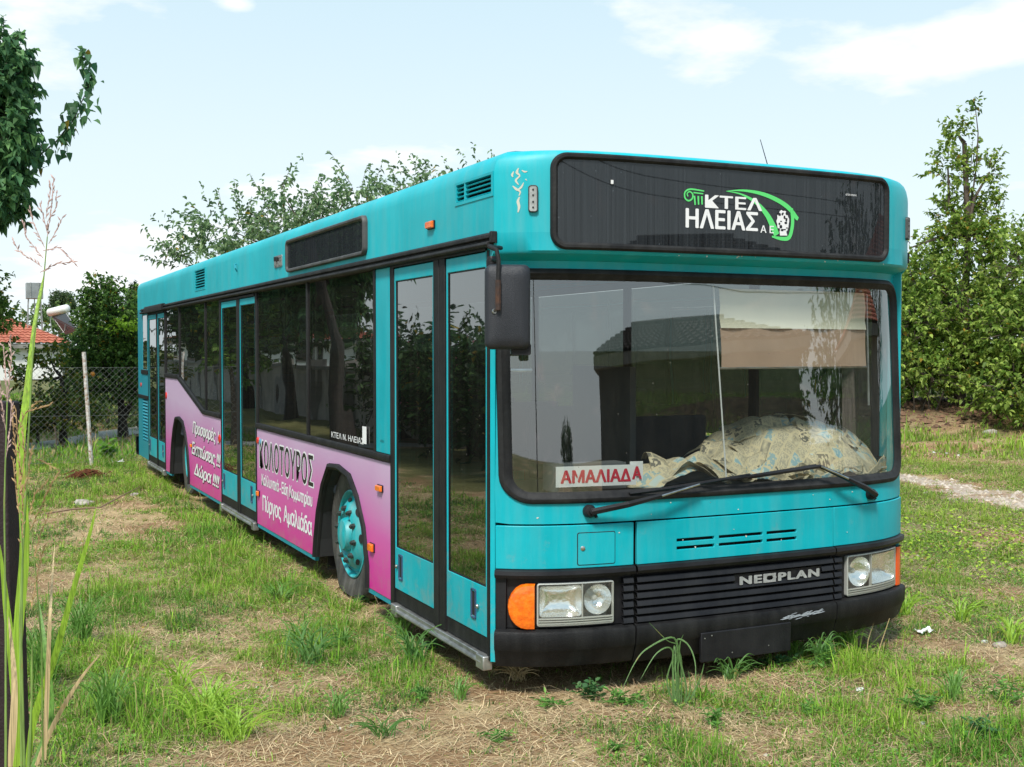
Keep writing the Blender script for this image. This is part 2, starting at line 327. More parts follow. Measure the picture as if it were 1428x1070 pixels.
def panel(M, As, Bs, hole=None, off=0, th=.012):
    mb = MB(); na, nb = len(As), len(Bs); keep = {}
    for i in range(na - 1):
        for j in range(nb - 1):
            keep[i, j] = not (hole and hole((As[i] + As[i + 1]) / 2, (Bs[j] + Bs[j + 1]) / 2))
    vs = [M(a, b, off) for a in As for b in Bs] + [M(a, b, off - th) for a in As for b in Bs]; K = na * nb
    fs = []
    for (i, j), k in keep.items():
        if not k: continue
        q = [i * nb + j, (i + 1) * nb + j, (i + 1) * nb + j + 1, i * nb + j + 1]; fs.append(tuple(q)); fs.append(tuple(K + x for x in q[::-1]))
        for (di, dj, e0, e1) in ((0, -1, 0, 1), (1, 0, 1, 2), (0, 1, 2, 3), (-1, 0, 3, 0)):
            if not keep.get((i + di, j + dj), False): fs.append((q[e0], q[e1], K + q[e1], K + q[e0]))
    return mb.add(vs, fs)
def prism(M, outline, off=0, th=.012):
    n = len(outline); tr = tessellate_polygon([[Vector((a, b, 0)) for a, b in outline]])
    vs = [M(a, b, off) for a, b in outline] + [M(a, b, off - th) for a, b in outline]
    fs = [tuple(t) for t in tr] + [tuple(n + i for i in t[::-1]) for t in tr] + [(i, (i + 1) % n, n + (i + 1) % n, n + i) for i in range(n)]
    return MB().add(vs, fs)
def rr(a0, a1, b0, b1, r, n=8, per=24):
    pts = []
    for cx, cy, t0 in ((a1 - r, b1 - r, 0), (a0 + r, b1 - r, 90), (a0 + r, b0 + r, 180), (a1 - r, b0 + r, 270)):
        arc = [(cx + r * math.cos(R(t0 + 90 * k / n)), cy + r * math.sin(R(t0 + 90 * k / n))) for k in range(n + 1)]
        if pts:
            p, q = pts[-1], arc[0]; pts += [(p[0] + (q[0] - p[0]) * k / per, p[1] + (q[1] - p[1]) * k / per) for k in range(1, per)]
        pts += arc
    p, q = pts[-1], pts[0]; pts += [(p[0] + (q[0] - p[0]) * k / per, p[1] + (q[1] - p[1]) * k / per) for k in range(1, per)]
    return pts
def rrband(M, a0, a1, b0, b1, r, rows, n=8, per=24):
    """rows: (inset, offset)"""
    return MB().loft([[M(a, b, o) for a, b in rr(a0 + i, a1 - i, b0 + i, b1 - i, max(.004, r - i), n, per)] for i, o in rows])
def rrfill(M, a0, a1, b0, b1, r, off, na=30, nb=18):
    bs = sorted(set([b0 + r * (1 - math.cos(R(90 * k / 6))) for k in range(7)] + [b1 - r * (1 - math.cos(R(90 * k / 6))) for k in range(7)] + [b0 + r + (b1 - b0 - 2 * r) * k / nb for k in range(nb + 1)]))
    rows = []
    for b in bs:
        d = max(0, b0 + r - b, b - b1 + r); ins = r - math.sqrt(max(0, r * r - d * d))
        rows.append([M(a0 + ins + (a1 - a0 - 2 * ins) * k / na, b, off) for k in range(na + 1)])
    return MB().loft(rows, closed=False)

def text_mb(body, M, a0, b0, w_, h_, sgn=1, off=.004, bold=0, shear=0, space=1, slope=0):
    """flat lettering; bold is a stroke widening in font units, made by layering shifted copies"""
    c = bpy.data.curves.new('t', 'FONT'); c.body = body; c.shear = shear; c.space_character = space; c.resolution_u = 2
    o = bpy.data.objects.new('t', c); COL.objects.link(o); dg = bpy.context.evaluated_depsgraph_get(); dg.update()
    me = bpy.data.meshes.new_from_object(o.evaluated_get(dg)); vs = [v.co.copy() for v in me.vertices]; fs = [tuple(p.vertices) for p in me.polygons]
    bpy.data.objects.remove(o); bpy.data.curves.remove(c); bpy.data.meshes.remove(me)
    x0 = min(v.x for v in vs) - bold; x1 = max(v.x for v in vs) + bold; y0 = min(v.y for v in vs) - bold * .6; y1 = max(v.y for v in vs) + bold * .6
    out_ = MB(); K = 8 if bold else 1
    for k in range(K):
        ox, oy = (bold * math.cos(2 * math.pi * k / K), bold * .6 * math.sin(2 * math.pi * k / K)) if bold else (0, 0)
        out_.add([M(a0 + sgn * (v.x + ox - x0) / (x1 - x0) * w_, b0 + (v.y + oy - y0) / (y1 - y0) * h_ + slope * (v.x - x0) / (x1 - x0) * w_, off + k * 4e-5) for v in vs], fs)
    return out_
# ------------------------------------------------------------------ ground height and cover, as functions of the place
_perm = RNG.permutation(512)
def vnoise(x, y, s=0):
    x = np.asarray(x, float) + s * 17.3; y = np.asarray(y, float) + s * 9.1
    xi = np.floor(x).astype(int); yi = np.floor(y).astype(int); xf = x - xi; yf = y - yi
    h = lambda a, b: (_perm[(_perm[a & 511] + b) & 511]) / 511.0
    u = xf * xf * (3 - 2 * xf); v = yf * yf * (3 - 2 * yf)
    return (h(xi, yi) * (1 - u) + h(xi + 1, yi) * u) * (1 - v) + (h(xi, yi + 1) * (1 - u) + h(xi + 1, yi + 1) * u) * v
def fbm(x, y, s=0, o=4):
    r = 0; a = .5; t = 0
    for k in range(o): r = r + a * vnoise(x * 2 ** k, y * 2 ** k, s + k); t += a; a *= .55
    return r / t
def sstep(a, b, x): t = np.clip((x - a) / (b - a), 0, 1); return t * t * (3 - 2 * t)
def G(px, py): p = gnd(px, py); return p.x, p.y
fx, fy = math.sin(_a), math.cos(_a)
def depth(x, y): return (x - CAM.x) * fx + (y - CAM.y) * fy
def lat(x, y): return (x - CAM.x) * fy - (y - CAM.y) * fx
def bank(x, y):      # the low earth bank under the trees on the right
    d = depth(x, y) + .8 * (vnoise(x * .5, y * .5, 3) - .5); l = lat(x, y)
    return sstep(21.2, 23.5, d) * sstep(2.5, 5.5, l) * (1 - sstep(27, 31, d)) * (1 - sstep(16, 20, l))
def height(x, y):
    x = np.asarray(x, float); y = np.asarray(y, float)
    h = .05 * (fbm(x * .6, y * .6, 1) - .5) + .03 * (fbm(x * 4, y * 4, 2) - .5)
    under = sstep(-.3, .2, x) * sstep(2.8, 2.3, x) * sstep(-.6, 0, y) * sstep(12.2, 11.7, y)
    h = h * (1 - .8 * under) - .03 * under
    return h + .45 * bank(x, y)
def seg_d(x, y, pts):
    d = np.full(np.shape(x), 1e9)
    for (x0, y0), (x1, y1) in zip(pts[:-1], pts[1:]):
        dx, dy = x1 - x0, y1 - y0; t = np.clip(((x - x0) * dx + (y - y0) * dy) / (dx * dx + dy * dy), 0, 1)
        d = np.minimum(d, np.hypot(x - x0 - t * dx, y - y0 - t * dy))
    return d
GRAV = [(7.2, 8.5), (8.3, 6.3), (8.35, 5.2), (7.75, 3.9), (7.9, 1.5), (9, -2)]
PATH = [(-7, 12.2), (-3.5, 14.2), (-1.45, 15.3), (-.4, 16.9), (1.16, 19.6), (5, 24), (12, 29)]
def gravel(x, y): return sstep(.5, .05, seg_d(x, y, GRAV) + .9 * (fbm(x * 2.2, y * 2.2, 5) - .5))
def cover(x, y):
    """0 bare soil and straw .. 1 thick green grass"""
    n = fbm(x * .55, y * .55, 7); m = fbm(x * 2.2, y * 2.2, 8)
    c = .5 * n + .5 * m
    right = sstep(1.0, 3.2, x)
    left = 1 - sstep(-.2, .3, x)
    c = c + .22 * sstep(-2.7, -3.6, x) + .12 * right + .05 * left * sstep(-.5, 2.5, y) - .035
    # places read off the photograph: green and bare patches
    for cx, cy, r, a in ((-.55, 2.4, .8, .16), (-.5, 4.6, .9, .14), (-.75, 1.15, .45, .14), (-1.35, .2, .5, .22), (-1.0, .9, .45, -.1), (-1.2, 2.1, .5, -.10), (-.4, .4, .55, .12), (-1.0, 3.6, .7, .12), (-.2, 1.2, .5, .10), (-1.4, 2.9, .5, .1), (-.9, -.35, .45, -.08), (.1, -.6, .6, -.05), (.3, -1.0, .4, .1), (1.0, -.55, .3, .08), (-.5, -.1, .3, .08), (-1.7, 1.4, .5, .2),
                         (-1.4, 6.8, 1.2, -.12), (1.3, -.85, .5, -.06), (2.1, -.1, .7, .16), (3.3, .7, 1.1, .06), (4.5, 1.5, 1.0, .18), (6.0, 4.0, 1.5, .25), (1.7, -.15, .45, .14), (9.5, 8, 3, .05), (3.2, -.9, .5, -.14), (4.6, .4, .6, -.16), (5.6, 2.2, .5, -.12), (3.4, 2.2, .5, -.16), (2.6, -.55, .35, -.14), (7.0, 7.5, .8, -.12), (10.5, 6.5, 1.0, -.14), (12, 9.5, 1.2, -.12), (-.2, 9.5, 1.2, .14), (-.6, 13, 2.5, .12)):
        c = c + a * np.exp(-((x - cx) ** 2 + (y - cy) ** 2) / (r * r))
    under = sstep(.0, .25, x) * sstep(2.55, 2.3, x) * sstep(-.1, .15, y) * sstep(12, 11.6, y)
    c = c + .16 * sstep(-.55, -.30, x) * sstep(.0, -.12, x) * sstep(-.2, .3, y) - .35 * under - .6 * gravel(x, y) - .5 * sstep(.7, .25, seg_d(x, y, PATH)) - .3 * bank(x, y)
    return np.clip(c, 0, 1)
# ------------------------------------------------------------------ ground sheet
def axis(lo, hi, step, far):
    a = list(np.arange(lo, hi, step)); s = step; v = a[0]; pre = []
    while v > -far: s *= 1.25; v -= s; pre.append(v)
    v = a[-1]; s = step; post = []
    while v < far: s *= 1.25; v += s; post.append(v)
    return np.array(pre[::-1] + a + post)
gx = axis(-5, 13, .07, 900); gy = axis(-4, 17, .07, 900); X, Y = np.meshgrid(gx, gy)
H = height(X, Y); farm = sstep(60, 300, np.hypot(X, Y)); H = H * (1 - farm) - .1 * farm
cv = cover(X, Y); gv = gravel(X, Y)
V = np.stack([X, Y, H], -1).reshape(-1, 3); nx, ny = len(gx), len(gy)
I = (np.arange(ny - 1)[:, None] * nx + np.arange(nx - 1)[None]); Fq = np.stack([I, I + 1, I + nx + 1, I + nx], -1).reshape(-1, 4)
def lerp(a, b, t): return a + (b - a) * t[..., None]
soil = np.array((.27, .165, .085)); straw_c = np.array((.44, .335, .18)); grn = np.array((.10, .12, .035)); grav_c = np.array((.42, .34, .27)); dk = np.array((.075, .05, .033)); redd = np.array((.29, .145, .08))
n1 = fbm(X * 1.3, Y * 1.3, 12); n2 = fbm(X * 6, Y * 6, 13)
colr = lerp(soil[None, None] + 0 * X[..., None], straw_c, sstep(.38, .62, n1 * .5 + n2 * .5)); colr = lerp(colr, redd, sstep(.45, .65, fbm(X * .9, Y * .9, 15)) * sstep(2, 5, X) * .7)
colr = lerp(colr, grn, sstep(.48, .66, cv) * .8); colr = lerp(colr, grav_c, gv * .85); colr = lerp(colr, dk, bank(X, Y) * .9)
fg = sstep(18, 40, depth(X, Y)); colr = lerp(colr, np.array((.10, .12, .04)), fg * (1 - bank(X, Y)) * .8)
m_ground = bpy.data.materials.new('earth'); m_ground.use_nodes = True; t = m_ground.node_tree; b = t.nodes['Principled BSDF']
at_ = N(t, 'ShaderNodeAttribute'); at_.attribute_name = 'tint'; g_ = N(t, 'ShaderNodeNewGeometry')
nn = N(t, 'ShaderNodeTexNoise', Scale=38.0, Detail=8.0, Roughness=.7); t.links.new(g_.outputs['Position'], nn.inputs['Vector'])
rp = N(t, 'ShaderNodeMapRange'); t.links.new(nn.outputs[0], rp.inputs[0]); rp.inputs[1].default_value = .25; rp.inputs[2].default_value = .75; rp.inputs[3].default_value = .45; rp.inputs[4].default_value = 1.5
mpn = N(t, 'ShaderNodeVectorMath', _operation='SCALE'); t.links.new(at_.outputs['Color'], mpn.inputs[0]); t.links.new(rp.outputs[0], mpn.inputs['Scale'])
t.links.new(mpn.outputs[0], b.inputs['Base Color']); b.inputs['Roughness'].default_value = .95; b.inputs['Specular IOR Level'].default_value = .15
bn = N(t, 'ShaderNodeBump', Strength=.8, Distance=.02); t.links.new(nn.outputs[0], bn.inputs['Height']); t.links.new(bn.outputs[0], b.inputs['Normal'])
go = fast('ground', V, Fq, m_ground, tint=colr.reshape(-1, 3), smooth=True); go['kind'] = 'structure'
# gravel path beyond the fence
def strip(name, pts, w_, m, dz):
    P = []
    for i in range(len(pts) - 1):
        for k in range(10): t_ = k / 10; P.append((pts[i][0] + (pts[i + 1][0] - pts[i][0]) * t_, pts[i][1] + (pts[i + 1][1] - pts[i][1]) * t_))
    L, Rr, Md = [], [], []
    for i, p in enumerate(P):
        q0, q1 = P[max(i - 1, 0)], P[min(i + 1, len(P) - 1)]; dx, dy = q1[0] - q0[0], q1[1] - q0[1]; l = math.hypot(dx, dy); ww = w_ * (.8 + .5 * float(vnoise(p[0] * 2, p[1] * 2, 4)))
        a = (p[0] - dy / l * ww, p[1] + dx / l * ww); b_ = (p[0] + dy / l * ww, p[1] - dx / l * ww)
        L.append((*a, float(height(*a)) + dz)); Md.append((*p, float(height(*p)) + dz + .02)); Rr.append((*b_, float(height(*b_)) + dz))
    o = MB().loft([L, Md, Rr], False).build(name, m, smooth=True); o['kind'] = 'structure'; return o
strip('gravel_path', PATH, .42, mat('pale_gravel', (.55, .52, .46), .95, var=.35, vscale=30, bump=.8, bscale=60), .012)
# ------------------------------------------------------------------ grass, straw, pebbles
def scatter(n, reg, dens, seed):
    r = np.random.default_rng(seed); x = r.uniform(reg[0], reg[1], n); y = r.uniform(reg[2], reg[3], n)
    d = depth(x, y); l = lat(x, y); vis = (d > 2.5) & (abs(l) < d * .47 + .6) & (d < reg[4] if len(reg) > 4 else True) & (d > (reg[5] if len(reg) > 5 else 0))
    x, y = x[vis], y[vis]; k = r.uniform(0, 1, len(x)) < dens(x, y); return x[k], y[k], r
def blades(name, x, y, r, hgt, wid, colf, m, lean=.5, flat=False, parent=None):
    n = len(x); z = height(x, y) - .004; a = r.uniform(0, 2 * np.pi, n); h = hgt(x, y, r) ; w_ = wid * r.uniform(.6, 1.4, n)
    dx, dy = np.cos(a), np.sin(a); px_, py_ = -dy, dx
    ln = np.abs(r.normal(0, lean, n)) * h
    base = np.stack([x, y, z], -1); D = np.stack([dx, dy, 0 * dx], -1); P = np.stack([px_, py_, 0 * dx], -1); U = np.array([0, 0, 1.0])
    if flat:
        up = np.abs(r.normal(0, .12, n)); z1 = (h * up)[:, None] * U
        v0 = base - P * w_[:, None] + U * .006; v1 = base + P * w_[:, None] + U * .006
        mid = base + D * (h * .5)[:, None] + z1 * .7 + U * .008; tip = base + D * h[:, None] + P * (h * r.normal(0, .15, n))[:, None] + z1 * .3 + U * .006
    else:
        v0 = base - P * w_[:, None]; v1 = base + P * w_[:, None]
        mid = base + D * (ln * .35)[:, None] + U * (h * .62)[:, None]; tip = base + D * ln[:, None] + U * np.sqrt(np.maximum(h * h - (ln * .8) ** 2, (h * .25) ** 2))[:, None]
    v2 = mid - P * (w_ * .75)[:, None]; v3 = mid + P * (w_ * .75)[:, None]
    V = np.stack([v0, v1, v2, v3, tip], 1).reshape(-1, 3); b5 = np.arange(n) * 5
    T = np.stack([np.stack([b5, b5 + 1, b5 + 3], -1), np.stack([b5, b5 + 3, b5 + 2], -1), np.stack([b5 + 2, b5 + 3, b5 + 4], -1)], 1).reshape(-1, 3)
    c = colf(x, y, r, n); c = np.repeat(c, 5, 0)
    return fast(name, V, T, m, parent, tint=np.clip(c, 0, 1), kind='stuff')
def gcol(x, y, r, n):
    a = np.array((.085, .235, .02)); b_ = np.array((.30, .48, .045)); d_ = np.array((.42, .32, .15)); e_ = np.array((.04, .135, .03))
    t_ = np.clip(fbm(x * 1.2, y * 1.2, 21) * 1.6 - .4 + r.normal(0, .18, n), 0, 1); c = lerp(a[None] + 0 * t_[:, None], b_, t_)
    c = lerp(c, e_, ((fbm(x * .8, y * .8, 23) > .56) & (r.uniform(0, 1, n) < .6)) * .8)
    yl = sstep(2, 6, x) * .45; c = lerp(c, np.array((.32, .40, .05)), yl)
    dry = (r.uniform(0, 1, n) < .27 - .1 * sstep(.5, .65, cover(x, y))).astype(float); c = lerp(c, d_, dry)
    return c * r.uniform(.75, 1.25, n)[:, None]
def gh(base):
    def f(x, y, r):
        h = base * r.lognormal(0, .4, len(x)) * (.45 + 1.1 * sstep(.42, .75, cover(x, y))) * (.55 + .9 * sstep(.42, .62, fbm(x * 5, y * 5, 31)))
        return h * (1 - .55 * sstep(2.5, 4.5, x) * sstep(12, 6, x))
    return f
dn = lambda x, y: np.clip(.13 + sstep(.36, .55, cover(x, y)) * (.12 + 1.15 * sstep(.42, .58, fbm(x * 5, y * 5, 31))), .05, 1) * (1 - .97 * gravel(x, y)) * (1 - .85 * sstep(.6, .3, seg_d(x, y, PATH)))
x, y, r = scatter(620000, (-4, 6, -3.2, 6, 9), dn, 1); blades('near_grass', x, y, r, gh(.034), .0019, gcol, m_grass, 1.5)
x, y, r = scatter(800000, (-5, 14, -3, 18, 17, 9), dn, 2); blades('middle_grass', x, y, r, gh(.036), .0034, gcol, m_grass, 1.5)
x, y, r = scatter(520000, (-10, 26, 5, 42, 42, 17), lambda x, y: dn(x, y) * .8 + .12 * (1 - bank(x, y)), 3); blades('far_grass', x, y, r, gh(.07), .010, gcol, m_grass, .6)
# runners of couch grass: fuller tufts, many blades from one point
r = np.random.default_rng(5); TX, TY = [], []
cx, cy, _ = scatter(26000, (-4, 13, -3, 13, 17), lambda x, y: sstep(.38, .58, cover(x, y)) * .55 + .14, 6)
k = r.integers(9, 26, len(cx)); TX = np.repeat(cx, k) + r.normal(0, .018, k.sum()); TY = np.repeat(cy, k) + r.normal(0, .018, k.sum())
blades('grass_tufts', TX, TY, r, gh(.054), .0024, gcol, m_grass, 1.1)
def scol(x, y, r, n):
    c = np.array((.66, .51, .30))[None] * r.uniform(.55, 1.25, n)[:, None]; return lerp(c, np.array((.26, .15, .08)), (r.uniform(0, 1, n) < .3) * .8)
sd_ = lambda x, y: np.clip(.45 + 1.8 * (fbm(x * 1.8, y * 1.8, 41) - .38), .15, 1) * (1 - .25 * sstep(.5, .7, cover(x, y))) * (1 - .8 * gravel(x, y))
x, y, r = scatter(520000, (-4, 6, -3.2, 6, 9), sd_, 7); blades('dry_straw', x, y, r, lambda x, y, r: .07 * r.lognormal(0, .6, len(x)), .0013, scol, m_straw, flat=True)
x, y, r = scatter(330000, (-5, 14, -3, 18, 18, 9), sd_, 8); blades('dry_straw', x, y, r, lambda x, y, r: .10 * r.lognormal(0, .5, len(x)), .0024, scol, m_straw, flat=True)
# pebbles on the ground: small crushed octahedra
def pebbles(name, x, y, r, size, colf, m):
    n = len(x); z = height(x, y); s = size * r.lognormal(0, .5, n); a = r.uniform(0, 6.28, n)
    o = np.array([(1, 0, 0), (.2, .8, 0), (-.9, .3, 0), (-.4, -.8, 0), (.5, -.7, 0), (0, 0, .7), (.2, .3, .55)], float)
    V = o[None] * s[:, None, None]; ca, sa = np.cos(a)[:, None], np.sin(a)[:, None]
    Vx = V[..., 0] * ca - V[..., 1] * sa + x[:, None]; Vy = V[..., 0] * sa + V[..., 1] * ca + y[:, None]; Vz = V[..., 2] + z[:, None] - .001
    T0 = np.array([(0, 1, 6), (0, 6, 5), (1, 2, 6), (2, 5, 6), (2, 3, 5), (3, 4, 5), (4, 0, 5)]); T = (T0[None] + (np.arange(n) * 7)[:, None, None]).reshape(-1, 3)
    return fast(name, np.stack([Vx, Vy, Vz], -1).reshape(-1, 3), T, m, tint=np.repeat(colf(r, n), 7, 0), kind='stuff')
x, y, r = scatter(60000, (3, 12, -3, 10, 16), lambda x, y: gravel(x, y) * .9, 9); pebbles('gravel', x, y, r, .014, lambda r, n: np.array((.52, .44, .36))[None] * r.uniform(.6, 1.2, n)[:, None], m_straw)
x, y, r = scatter(9000, (-4, 8, -3, 12, 14), lambda x, y: .25 + 0 * x, 10); pebbles('scattered_pebbles', x, y, r, .006, lambda r, n: np.array((.55, .50, .43))[None] * r.uniform(.5, 1.3, n)[:, None], m_straw)
x, y, r = scatter(60000, (6, 26, 6, 24, 30, 20.5), lambda x, y: sstep(.1, .5, bank(x, y)), 12); pebbles('leaf_litter', x, y, r, .035, lambda r, n: np.array((.13, .075, .045))[None] * r.uniform(.4, 1.8, n)[:, None], m_straw)
# ------------------------------------------------------------------ THE BUS
BUS = empty('city_bus', (1.25, 6, 0), 'teal and pink city bus parked on the grass, newspapers behind its windscreen', 'bus')
def B(mb, name, m, label=None, bevel=0, smooth=False, parent=None, **k): return mb.build(name, m, parent or BUS, label, smooth, bevel, **k)
YR = 11.62
def rear_y(u): return YR + .14 * (1 - abs(u) ** 6)
# roof shell, one ring per row; vents are real openings in its side
ys_l = span(-.045, YR, .5, (-.02, .395, 6.84, 7.36))
front_u = [-1 + 2 * k / 48 for k in range(49)]
front_u = sorted(set([math.copysign(abs(u) ** .7, u) for u in front_u]))
def ring(z, ef, es, n_ys=ys_l):
    pts = []
    for u in front_u: pts.append((1.25 + (1.25 + es) * u, plan_h(u) - ef, z))
    for y in n_ys[1:]: pts.append((2.5 + es, y, z))
    for k in range(1, 20):
        u = 1 - k / 10; pts.append((1.25 + (1.25 + es) * u, rear_y(u) + ef, z))
    for y in reversed(n_ys[1:]): pts.append((-es, y, z))
    return pts
rows = [(2.135, 0, 0), (2.215, 0, 0), (2.32, 0, 0), (2.405, 0, 0), (2.43, 0, -.003), (2.46, 0, -.012), (2.484, 0, -.028), (2.50, -.004, -.048), (2.511, -.018, -.075), (2.520, -.05, -.12), (2.53, -.18, -.3), (2.545, -.6, -.8)]
rings = [ring(*r) for r in rows]; n = len(rings[0]); mb = MB(); vs = [p for r in rings for p in r]; fs = []
for i in range(len(rows) - 1):
    for j in range(n):
        k = (j + 1) % n; ym = (rings[0][j][1] + rings[0][k][1]) / 2; left = rings[0][j][0] < .01 and rings[0][k][0] < .01
        if left and i == 2 and -.02 < ym < .395: continue
        if left and i in (1, 2) and 6.84 < ym < 7.36: continue
        fs.append((i * n + j, i * n + k, (i + 1) * n + k, (i + 1) * n + j))
fs.append(tuple(range((len(rows) - 1) * n, len(rows) * n)))
mb.add(vs, fs); roof = B(mb, 'roof', m_roofp, smooth=True)
for (y0, y1, z0, z1, ns) in ((-.02, .395, 2.32, 2.405, 4), (6.84, 7.36, 2.215, 2.405, 7)):
    v = B(MB().box(.035, .05, y0 - .05, y1 + .05, z0 - .03, z1 + .02), 'roof_vent', m_hole)
    B(panel(LS, [y0 - .02, y0, y1, y1 + .02], [z0 - .015, z0, z1, z1 + .012], lambda a, b: y0 < a < y1 and z0 < b < z1, .004, .03), 'vent_frame', m_teal, parent=v)
    for k in range(ns):
        z = z0 + (z1 - z0) * (k + .5) / ns; h = (z1 - z0) / ns * .30
        B(MB().add([(-.001, y0, z - h), (-.001, y1, z - h), (.022, y1, z + h), (.022, y0, z + h), (.004, y0, z - h - .004), (.004, y1, z - h - .004), (.026, y1, z + h - .004), (.026, y0, z + h - .004)],
                   [(0, 1, 2, 3), (7, 6, 5, 4), (0, 4, 5, 1), (2, 6, 7, 3), (0, 3, 7, 4), (1, 5, 6, 2)]), 'vent_slat', m_teal, parent=v)
    if ns == 4: B(MB().box(-.003, .02, y1 * .72, y1 * .72 + .012, z0, z1), 'vent_rib', m_teal, parent=v)
# front header: face below the shell ring, brow and its underside
xs = [1.25 + 1.25 * u for u in front_u]
def hrow(z, f): return [f(x, z) for x in xs]
B(MB().loft([hrow(2.135, lambda x, z: (x, plan_h((x - 1.25) / 1.25), z)), hrow(2.052, lambda x, z: (x, plan_h((x - 1.25) / 1.25), z)), hrow(2.04, lambda x, z: (x, plan_h((x - 1.25) / 1.25) + .012, z))], False), 'header_panel', m_teal, smooth=True)
B(MB().loft([hrow(2.04, lambda x, z: (x, plan_h((x - 1.25) / 1.25) + .0115, z)), hrow(2.012, lambda x, z: (x, plan((x - 1.25) / 1.25) + .045, z)), hrow(1.965, lambda x, z: (x, plan((x - 1.25) / 1.25) + .056, z))], False), 'brow', m_teal, smooth=True)
for sx in (0, 2.5):
    B(prism(lambda y, z, o: (sx + (-o if sx == 0 else o), y, z), [(-.045, 2.135), (-.044, 2.052), (-.035, 2.04), (.0, 2.012), (.05, 2.0), (.05, 2.135)], 0, .01), 'brow_end', m_teal)
# destination display in the header
dsp = B(rrfill(HS, .235, 2.17, 2.075, 2.48, .055, .006, 60, 10), 'destination_display', g_disp, smooth=True)
B(rrfill(HS, .24, 2.165, 2.08, 2.475, .05, .0025, 60, 10), 'display_backing', mat('display_backing_black', (.012, .013, .016), .4, dust=.25), smooth=True, parent=dsp)
B(rrband(HS, .215, 2.192, 2.056, 2.498, .075, [(0, 0), (.002, .012), (.01, .02), (.022, .02), (.03, .012), (.034, .004)], per=40), 'display_gasket', m_trim, smooth=True, parent=dsp)
# logo and lettering on the display
LO = .0085
B(text_mb('ΚΤΕΛ', HS, 1.00, 2.277, .335, .062, 1, LO, bold=.03, space=1.05), 'lettering', m_white, parent=dsp)
B(text_mb('ΗΛΕΙΑΣ', HS, .892, 2.178, .418, .092, 1, LO, bold=.035, space=1.02), 'lettering', m_white, parent=dsp)
B(text_mb('Α Ε', HS, 1.325, 2.172, .082, .036, 1, LO, bold=.02), 'lettering', m_white, parent=dsp)
B(text_mb('ΚΤΕΛ ΗΛΕΙΑΣ', HS, 1.87, 2.386, .075, .009, 1, LO, bold=.02), 'lettering', m_white, parent=dsp)
def ribbon(M, pts, off):
    """pts: (a, b, halfwidth) ; flat mark along a smooth line"""
    P = []
    for i in range(len(pts) - 1):
        p0, p1, p2, p3 = pts[max(i - 1, 0)], pts[i], pts[i + 1], pts[min(i + 2, len(pts) - 1)]
        for k in range(8):
            t = k / 8; P.append(tuple(.5 * ((2 * b) + (-a + c) * t + (2 * a - 5 * b + 4 * c - d) * t * t + (-a + 3 * b - 3 * c + d) * t ** 3) for a, b, c, d in zip(p0, p1, p2, p3)))
    P.append(pts[-1]); L, Rr = [], []
    for i, p in enumerate(P):
        q0, q1 = P[max(i - 1, 0)], P[min(i + 1, len(P) - 1)]; dx, dy = q1[0] - q0[0], q1[1] - q0[1]; l = math.hypot(dx, dy) or 1
        nx, ny = -dy / l * p[2], dx / l * p[2]; L.append(M(p[0] + nx, p[1] + ny, off)); Rr.append(M(p[0] - nx, p[1] - ny, off))
    return MB().loft([L, Rr], closed=False)
lg = B(ribbon(HS, [(1.12, 2.362, .001), (1.22, 2.371, .005), (1.33, 2.362, .009), (1.43, 2.335, .011), (1.50, 2.30, .012), (1.545, 2.258, .011), (1.558, 2.25, .008)], LO), 'emblem', m_green, parent=dsp)
for pts in ([(1.12, 2.362, .001), (1.21, 2.352, .004), (1.30, 2.315, .009), (1.365, 2.26, .014), (1.405, 2.20, .018), (1.425, 2.165, .017)],
            [(1.515, 2.30, .010), (1.523, 2.25, .010), (1.519, 2.20, .010), (1.50, 2.155, .010), (1.455, 2.148, .009), (1.395, 2.156, .004)],
            [(.905, 2.325, .003), (.90, 2.338, .003), (.913, 2.348, .003), (.93, 2.338, .004), (.928, 2.316, .004), (.907, 2.305, .004), (.888, 2.318, .004), (.889, 2.345, .004), (.92, 2.36, .004), (.995, 2.355, .003)],
            [(.935, 2.345, .003), (.99, 2.342, .003)], [(.94, 2.33, .005), (.945, 2.287, .004)], [(.962, 2.33, .005), (.964, 2.289, .004)], [(.982, 2.33, .005), (.984, 2.291, .004)]):
    B(ribbon(HS, pts, LO), 'emblem', m_green, parent=dsp)
def blob(cx, cz, rx, rz, nn=24, wob=.08):
    return [(cx + rx * math.cos(2 * math.pi * k / nn) * (1 + wob * math.sin(k * 2.7)), cz + rz * math.sin(2 * math.pi * k / nn) * (1 + wob * math.sin(k * 1.9))) for k in range(nn)]
B(prism(HS, blob(1.462, 2.232, .038, .056) , LO + .001, .001), 'emblem', m_white, parent=dsp)
B(prism(HS, [(1.44, 2.19), (1.48, 2.19), (1.49, 2.165), (1.445, 2.163)], LO + .001, .001), 'emblem', m_white, parent=dsp)
for k in range(16):
    B(prism(HS, blob(1.462 + .025 * math.sin(k * 2.4), 2.232 + .042 * math.cos(k * 1.7), .006 + .003 * (k % 2), .003 + .003 * (k % 3), 8), LO + .002, .001), 'emblem', m_black, parent=dsp)
B(MB().box(*(lambda p: (p[0] - .006, p[0] + .006, p[1] - .003, p[1] + .001, p[2] - .009, p[2] + .009))(HS(.50, 2.37, .012))), 'sticker_scrap', m_white_sign, parent=dsp)
